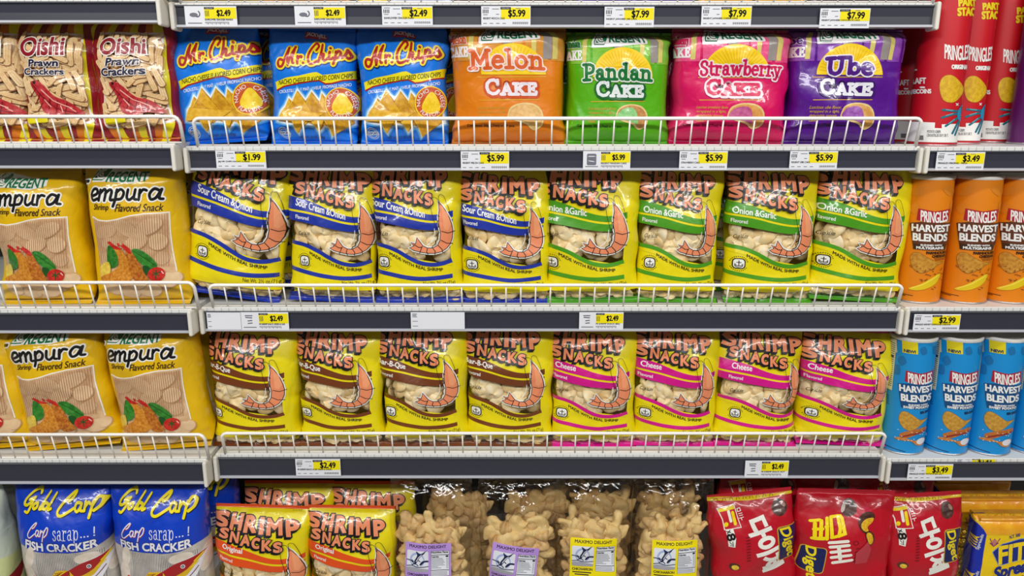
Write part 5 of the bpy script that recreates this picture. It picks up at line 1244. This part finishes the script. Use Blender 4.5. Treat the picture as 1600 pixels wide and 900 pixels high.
def rind_bag(xl, xr, yt, which, lx0, lx1, ly0, lrot, seed, label, Yc=.062):
    z = DECK[('middle', 4)]; H = zat(yt, Yc) - z; X, hw = spot(xl, xr, 880, Yc)
    S = Pillow(hw, H, depth=.112, seed=seed, vb=.02, vt=.02, rise=.12, fall=.55, pb=.5, pt=.8, fwd=.03, creases=22, wrinkle=1.1)
    film = clear_film((.97, .96, .95), .06)
    o = sleeve('pork_rind_bag', S, None, film, 0, (('top_seal', clear_film((.9, .89, .88), .12), lambda p, v: v > .965), ('bottom_seal', film, lambda p, v: v < .02)))
    stand(o, X, H, Yc, z, 0.0); tag(o, label, 'snack bag', 'clear bags of pork rinds')
    r = random.Random(seed); n = 0
    for lay, dep in ((0, .0185), (1, .036)):
        for iz in range(13):
            zc = .012 + iz * .0165
            if zc > H * .84: break
            for ix in range(5 if lay == 0 else 4):
                v = (zc + r.uniform(-.005, .005)) / H; p = -.74 + 1.48 * (ix + .5 * (iz % 2) * .5) / (4.2 if lay == 0 else 3.2) + r.uniform(-.09, .09)
                if lay == 0 and v > .70 and r.random() < .3: continue
                p = max(-.68, min(.68, p))
                X3, nn = S.point(S.p2t(np.array([p])), np.array([v]), np.array([0.0]))
                if abs(X3[0][1]) < dep * .75: continue
                c = link('pork_rind', rinds[r.randrange(10)], o); n += 1
                c.location = Vector(X3[0] - nn[0] * (dep + r.uniform(0, .004))); c.rotation_euler = (r.uniform(-.3, .3), r.uniform(0, 6.28), math.atan2(nn[0][0], -nn[0][1]) * .8); k = r.uniform(.8, 1.02); c.scale = (k, k, k)
    # paper label on the front
    if lx0 is not None:
        art = ml[which]; half = (at(xr, 880, Yc).x - at(xl, 880, Yc).x) / 2; mats = [paper(LAV if which == 0 else LYEL)]
        wpx = xr - xl; cx = ((lx0 + lx1) / 2 - (xl + xr) / 2) / (wpx / 2) - .035 * X / (DIST + Yc) / hw; sx = (lx1 - lx0) / wpx
        Vs, Ns, MI = [], [], []
        zt = zat(ly0, Yc - .032) - z; lw = 2 * half * sx; lh = lw * 430 / 360; rr = math.radians(lrot)
        sub = []
        for mat, t, L in art.items:
            P = t.reshape(-1, 2).copy(); ux = P[:, 0] * lw / 2; uz = (P[:, 1] - 1) * lh
            ux, uz = ux * math.cos(rr) + uz * math.sin(rr), -ux * math.sin(rr) + uz * math.cos(rr)
            p = cx + ux / half; v = np.clip((zt + uz) / H, 0.001, 1)
            Xp, nn = S.point(S.p2t(p), v, np.full(len(P), .0012 + .00013 * L))
            A = Xp.reshape(-1, 3, 3); N3 = nn.reshape(-1, 3, 3); fl = (np.cross(A[:, 1] - A[:, 0], A[:, 2] - A[:, 0]) * N3.mean(1)).sum(1) < 0
            A[fl] = A[fl][:, ::-1]; N3[fl] = N3[fl][:, ::-1]
            Vs.append(A.reshape(-1, 3)); Ns.append(N3.reshape(-1, 3))
            if mat not in mats: mats.append(mat)
            MI += [mats.index(mat)] * len(t)
        V = np.concatenate(Vs)
        lb = link('paper_label', mesh_from('paper_label', V, np.arange(len(V)).reshape(-1, 3), MI, mats, np.concatenate(Ns)), o); lb['label'] = ('lilac' if which == 0 else 'yellow') + ' printed paper label'
    return o
R = [rind_bag(616, 738, 745, 0, 635, 706, 844, 1, 121, 'clear bag of pork rinds with a straight lilac label'), rind_bag(751, 872, 745, 0, 771, 843, 848, 7, 122, 'clear bag of pork rinds with a tilted lilac label'),
     rind_bag(867, 983, 742, 1, 891, 962, 838, 1, 123, 'clear bag of pork rinds with a yellow label, next to the lilac ones'), rind_bag(986, 1106, 744, 1, 1017, 1088, 841, 0, 124, 'clear bag of pork rinds with a yellow label, next to the red packs')]
for k, dx in ((0, .05), (1, .04), (2, .03), (3, .01)):
    c = behind(R[k], .10, ('clear bag of pork rinds behind the straight lilac label', 'clear bag of pork rinds behind the tilted lilac label', 'clear bag of pork rinds behind the first yellow label', 'clear bag of pork rinds behind the yellow label by the red packs')[k], dx)
    for ch in list(c.children):
        if ch.name.startswith('paper_label'): bpy.data.objects.remove(ch)

da, db = diget_a_art(), diget_b_art()
redf = foil((186, 12, 34)); D = []
for k, (xl, xr, yt, art, roll, du, lab) in enumerate([(1110, 1236, 772, da, -6.5, 0, 'red choco cake pack beside the pork rinds, small pack picture on top'), (1234, 1380, 766, db, 1.5, 0, 'red choco cake pack with yellow lettering and bitten cakes'), (1378, 1490, 772, da, -3.5, .02, 'red choco cake pack beside the yellow cracker packs')]):
    o, S = film_bag('choco_cake_pack', art, redf, foil((190, 16, 40)), xl, xr, yt, 1000, 'middle', 4, roll, du, 131 + k, lab, 'cake pack', 'red choco cake packs', fall=.45, wr=1.2, creases=16, depth=.10)
    D.append(o)
for k, dx, lab in ((0, .02, 'red choco cake pack behind the one beside the pork rinds'), (1, .03, 'red choco cake pack behind the one with yellow lettering'), (2, -.02, 'red choco cake pack behind the one by the cracker packs')):
    behind(D[k], .09, lab, dx, 0).rotation_euler = (0, 0, 0)

fa = fita_art()
def cracker_pack(x0, x1, yt, Yc, label, seed, wrap=True):
    z = DECK[('right', 4)]; H = zat(yt, Yc - .02) - z
    a, b = at(x0, 880, Yc - .03), at(x1, 880, Yc - .03); hw = (b.x - a.x) / 2; X = (a.x + b.x) / 2
    S = Pack(hw, H, .022, seed=seed)
    o = sleeve('cracker_pack', S, fa, foil((244, 206, 18)), 0, ())
    stand(o, X, H, Yc, z, 0); tag(o, label, 'cracker pack', 'yellow cracker packs')
    m = MB(); m.box((-hw * .96, -.019, H - .006), (hw * .96, .019, H - .0006), bev=.002); m.build('pack_top', photo((226, 150, 30), (236, 170, 44), 40), o)
    # crumpled end of the clear wrapper
    r = random.Random(seed); v = []; f = []; nx, nz = 12, 22
    for i in range(nx + 1):
        for j in range(nz + 1):
            s = i / nx; zz = j / nz * H
            v.append((-hw - .001 - s * .026, .012 * math.sin(3 * s + j * .5) * s + r.uniform(-.0016, .0016) * s - .01, zz - .03 * s * (j / nz) + r.uniform(-.001, .001)))
    for i in range(nx):
        for j in range(nz): f.append((i * (nz + 1) + j, i * (nz + 1) + j + 1, (i + 1) * (nz + 1) + j + 1, (i + 1) * (nz + 1) + j))
    m = MB(); m.add(v, f); m.build('wrapper_end', clear_film((.95, .94, .9), .1), o, True)
    return o
F0 = cracker_pack(1526, 1658, 811, .06, 'yellow and blue cracker pack at the front of the base shelf', 141)
for k, (dy, lab) in enumerate(((.075, 'yellow and blue cracker pack, second in the file behind the front one'), (.15, 'yellow and blue cracker pack, rearmost in its file'))):
    behind(F0, dy, lab, -.004)
cube_biscuits = base_mat('gold_biscuit_wrap', (176, 140, 20), .25, metallic=.5, bump=.8, scale=120, rgb2=(214, 180, 50), mix_scale=90)
zf = DECK[('right', 4)]
m = MB()
for k in range(9): m.box((-.015, -.02 + .0005 * (k % 2), .004 + k * .019), (.015, .02, .021 + k * .019), bev=.004)
o = m.build('biscuit_stack', cube_biscuits, None, True); p = at(1497, 880, .10); o.location = (p.x, .10, zf)
tag(o, 'gold-wrapped biscuit pack between the red pack and the yellow cracker pack', 'biscuit pack')

# crisp tubes
steel = base_mat('tube_rim_metal', (190, 190, 192), .3, metallic=.8); lid_white = base_mat('tube_lid', (226, 224, 218), .35)
def tube_can(art, rgb, xl, xr, yt, yb, row, Yc, label, du=0.0, roll=0.0, yaw=0):
    z = DECK[('right', row)]; X, R = spot(xl, xr, (yt + yb) / 2, Yc); R *= .975; H = zat(yt, Yc) - z - .003
    S = Can(R, H)
    o = sleeve('crisp_tube', S, art, card(rgb), du, (), cell=.0042)
    cap_mesh('bottom_rim', R, 0.0, steel, False, o); cap_mesh('lid', R, H, lid_white, True, o)
    stand(o, X, H, Yc, z, roll, 0, math.degrees(-math.atan2(X, DIST + Yc)) + 9 + yaw); tag(o, label, 'crisp tube', 'tubes of crisps')
    return o
oc, bc, rc = orange_can_art(), blue_can_art(), red_can_art()
tube_can(oc, (224, 128, 8), 1407, 1476, 272, 477, 2, .062, 'orange crisp tube next to the green-banded shrimp bag')
tube_can(oc, (224, 128, 8), 1480, 1550, 272, 477, 2, .060, 'orange crisp tube in the middle of three')
tube_can(oc, (224, 128, 8), 1549, 1620, 272, 477, 2, .060, 'orange crisp tube cut off by the picture edge', -.06)
tube_can(bc, (18, 140, 208), 1381, 1450, 520, 708, 3, .055, 'blue crisp tube next to the pink-banded shrimp bag')
tube_can(bc, (18, 140, 208), 1450, 1519, 520, 708, 3, .053, 'blue crisp tube, second from the pink-banded shrimp bag')
tube_can(bc, (18, 140, 208), 1517, 1586, 520, 708, 3, .050, 'blue crisp tube, third from the pink-banded shrimp bag', -.03)
tube_can(bc, (18, 140, 208), 1586, 1655, 520, 708, 3, .052, 'blue crisp tube cut off by the picture edge')
tube_can(rc, (196, 12, 28), 1434, 1507, -29, 224, 1, .050, 'tall red crisp tube in front, near the purple cake bag')
tube_can(rc, (196, 12, 28), 1475, 1543, -22, 222, 1, .116, 'tall red crisp tube standing back, half hidden by the front one', .0)
tube_can(rc, (196, 12, 28), 1528, 1595, -14, 222, 1, .168, 'tall red crisp tube furthest back, near the purple tube', .02)
tube_can(rc, (196, 12, 28), 1394, 1462, -14, 222, 1, .150, 'tall red crisp tube in shade between the purple bag and the front tube', .35)
tube_can(None, (92, 20, 96), 1594, 1662, -14, 224, 1, .100, 'purple crisp tube at the picture edge')

# goods on the topmost shelf: only their feet show
for k, (xl, xr, rgb, lab) in enumerate([(284, 408, (150, 118, 16), 'olive yellow bag on the topmost shelf by the divider'), (412, 545, (176, 110, 20), 'amber bag on the topmost shelf, second from the divider'), (558, 604, (222, 190, 24), 'narrow bright yellow bag on the topmost shelf'),
                                        (610, 704, (186, 190, 214), 'pale blue-white bag on the topmost shelf'), (712, 802, (76, 46, 28), 'dark brown bag on the topmost shelf next to the pale one'), (806, 896, (70, 40, 26), 'dark brown bag on the topmost shelf next to the purple one'),
                                        (902, 998, (74, 30, 132), 'purple bag on the topmost shelf next to the brown one'), (1004, 1086, (70, 28, 124), 'purple bag on the topmost shelf next to the golden one'), (1094, 1178, (206, 150, 16), 'golden bag on the topmost shelf next to the purple one'),
                                        (1182, 1262, (206, 150, 16), 'golden bag on the topmost shelf next to the dark one'), (1268, 1364, (62, 30, 34), 'dark maroon bag on the topmost shelf next to the golden one'), (1368, 1456, (62, 30, 34), 'dark maroon bag at the end of the topmost shelf')]):
    film_bag('cake_bag', None, foil(rgb), foil(rgb), xl, xr, -190, 6, 'middle', 0, 0, 0, 151 + k, lab, 'cake bag', 'bags on the topmost shelf', depth=.1)
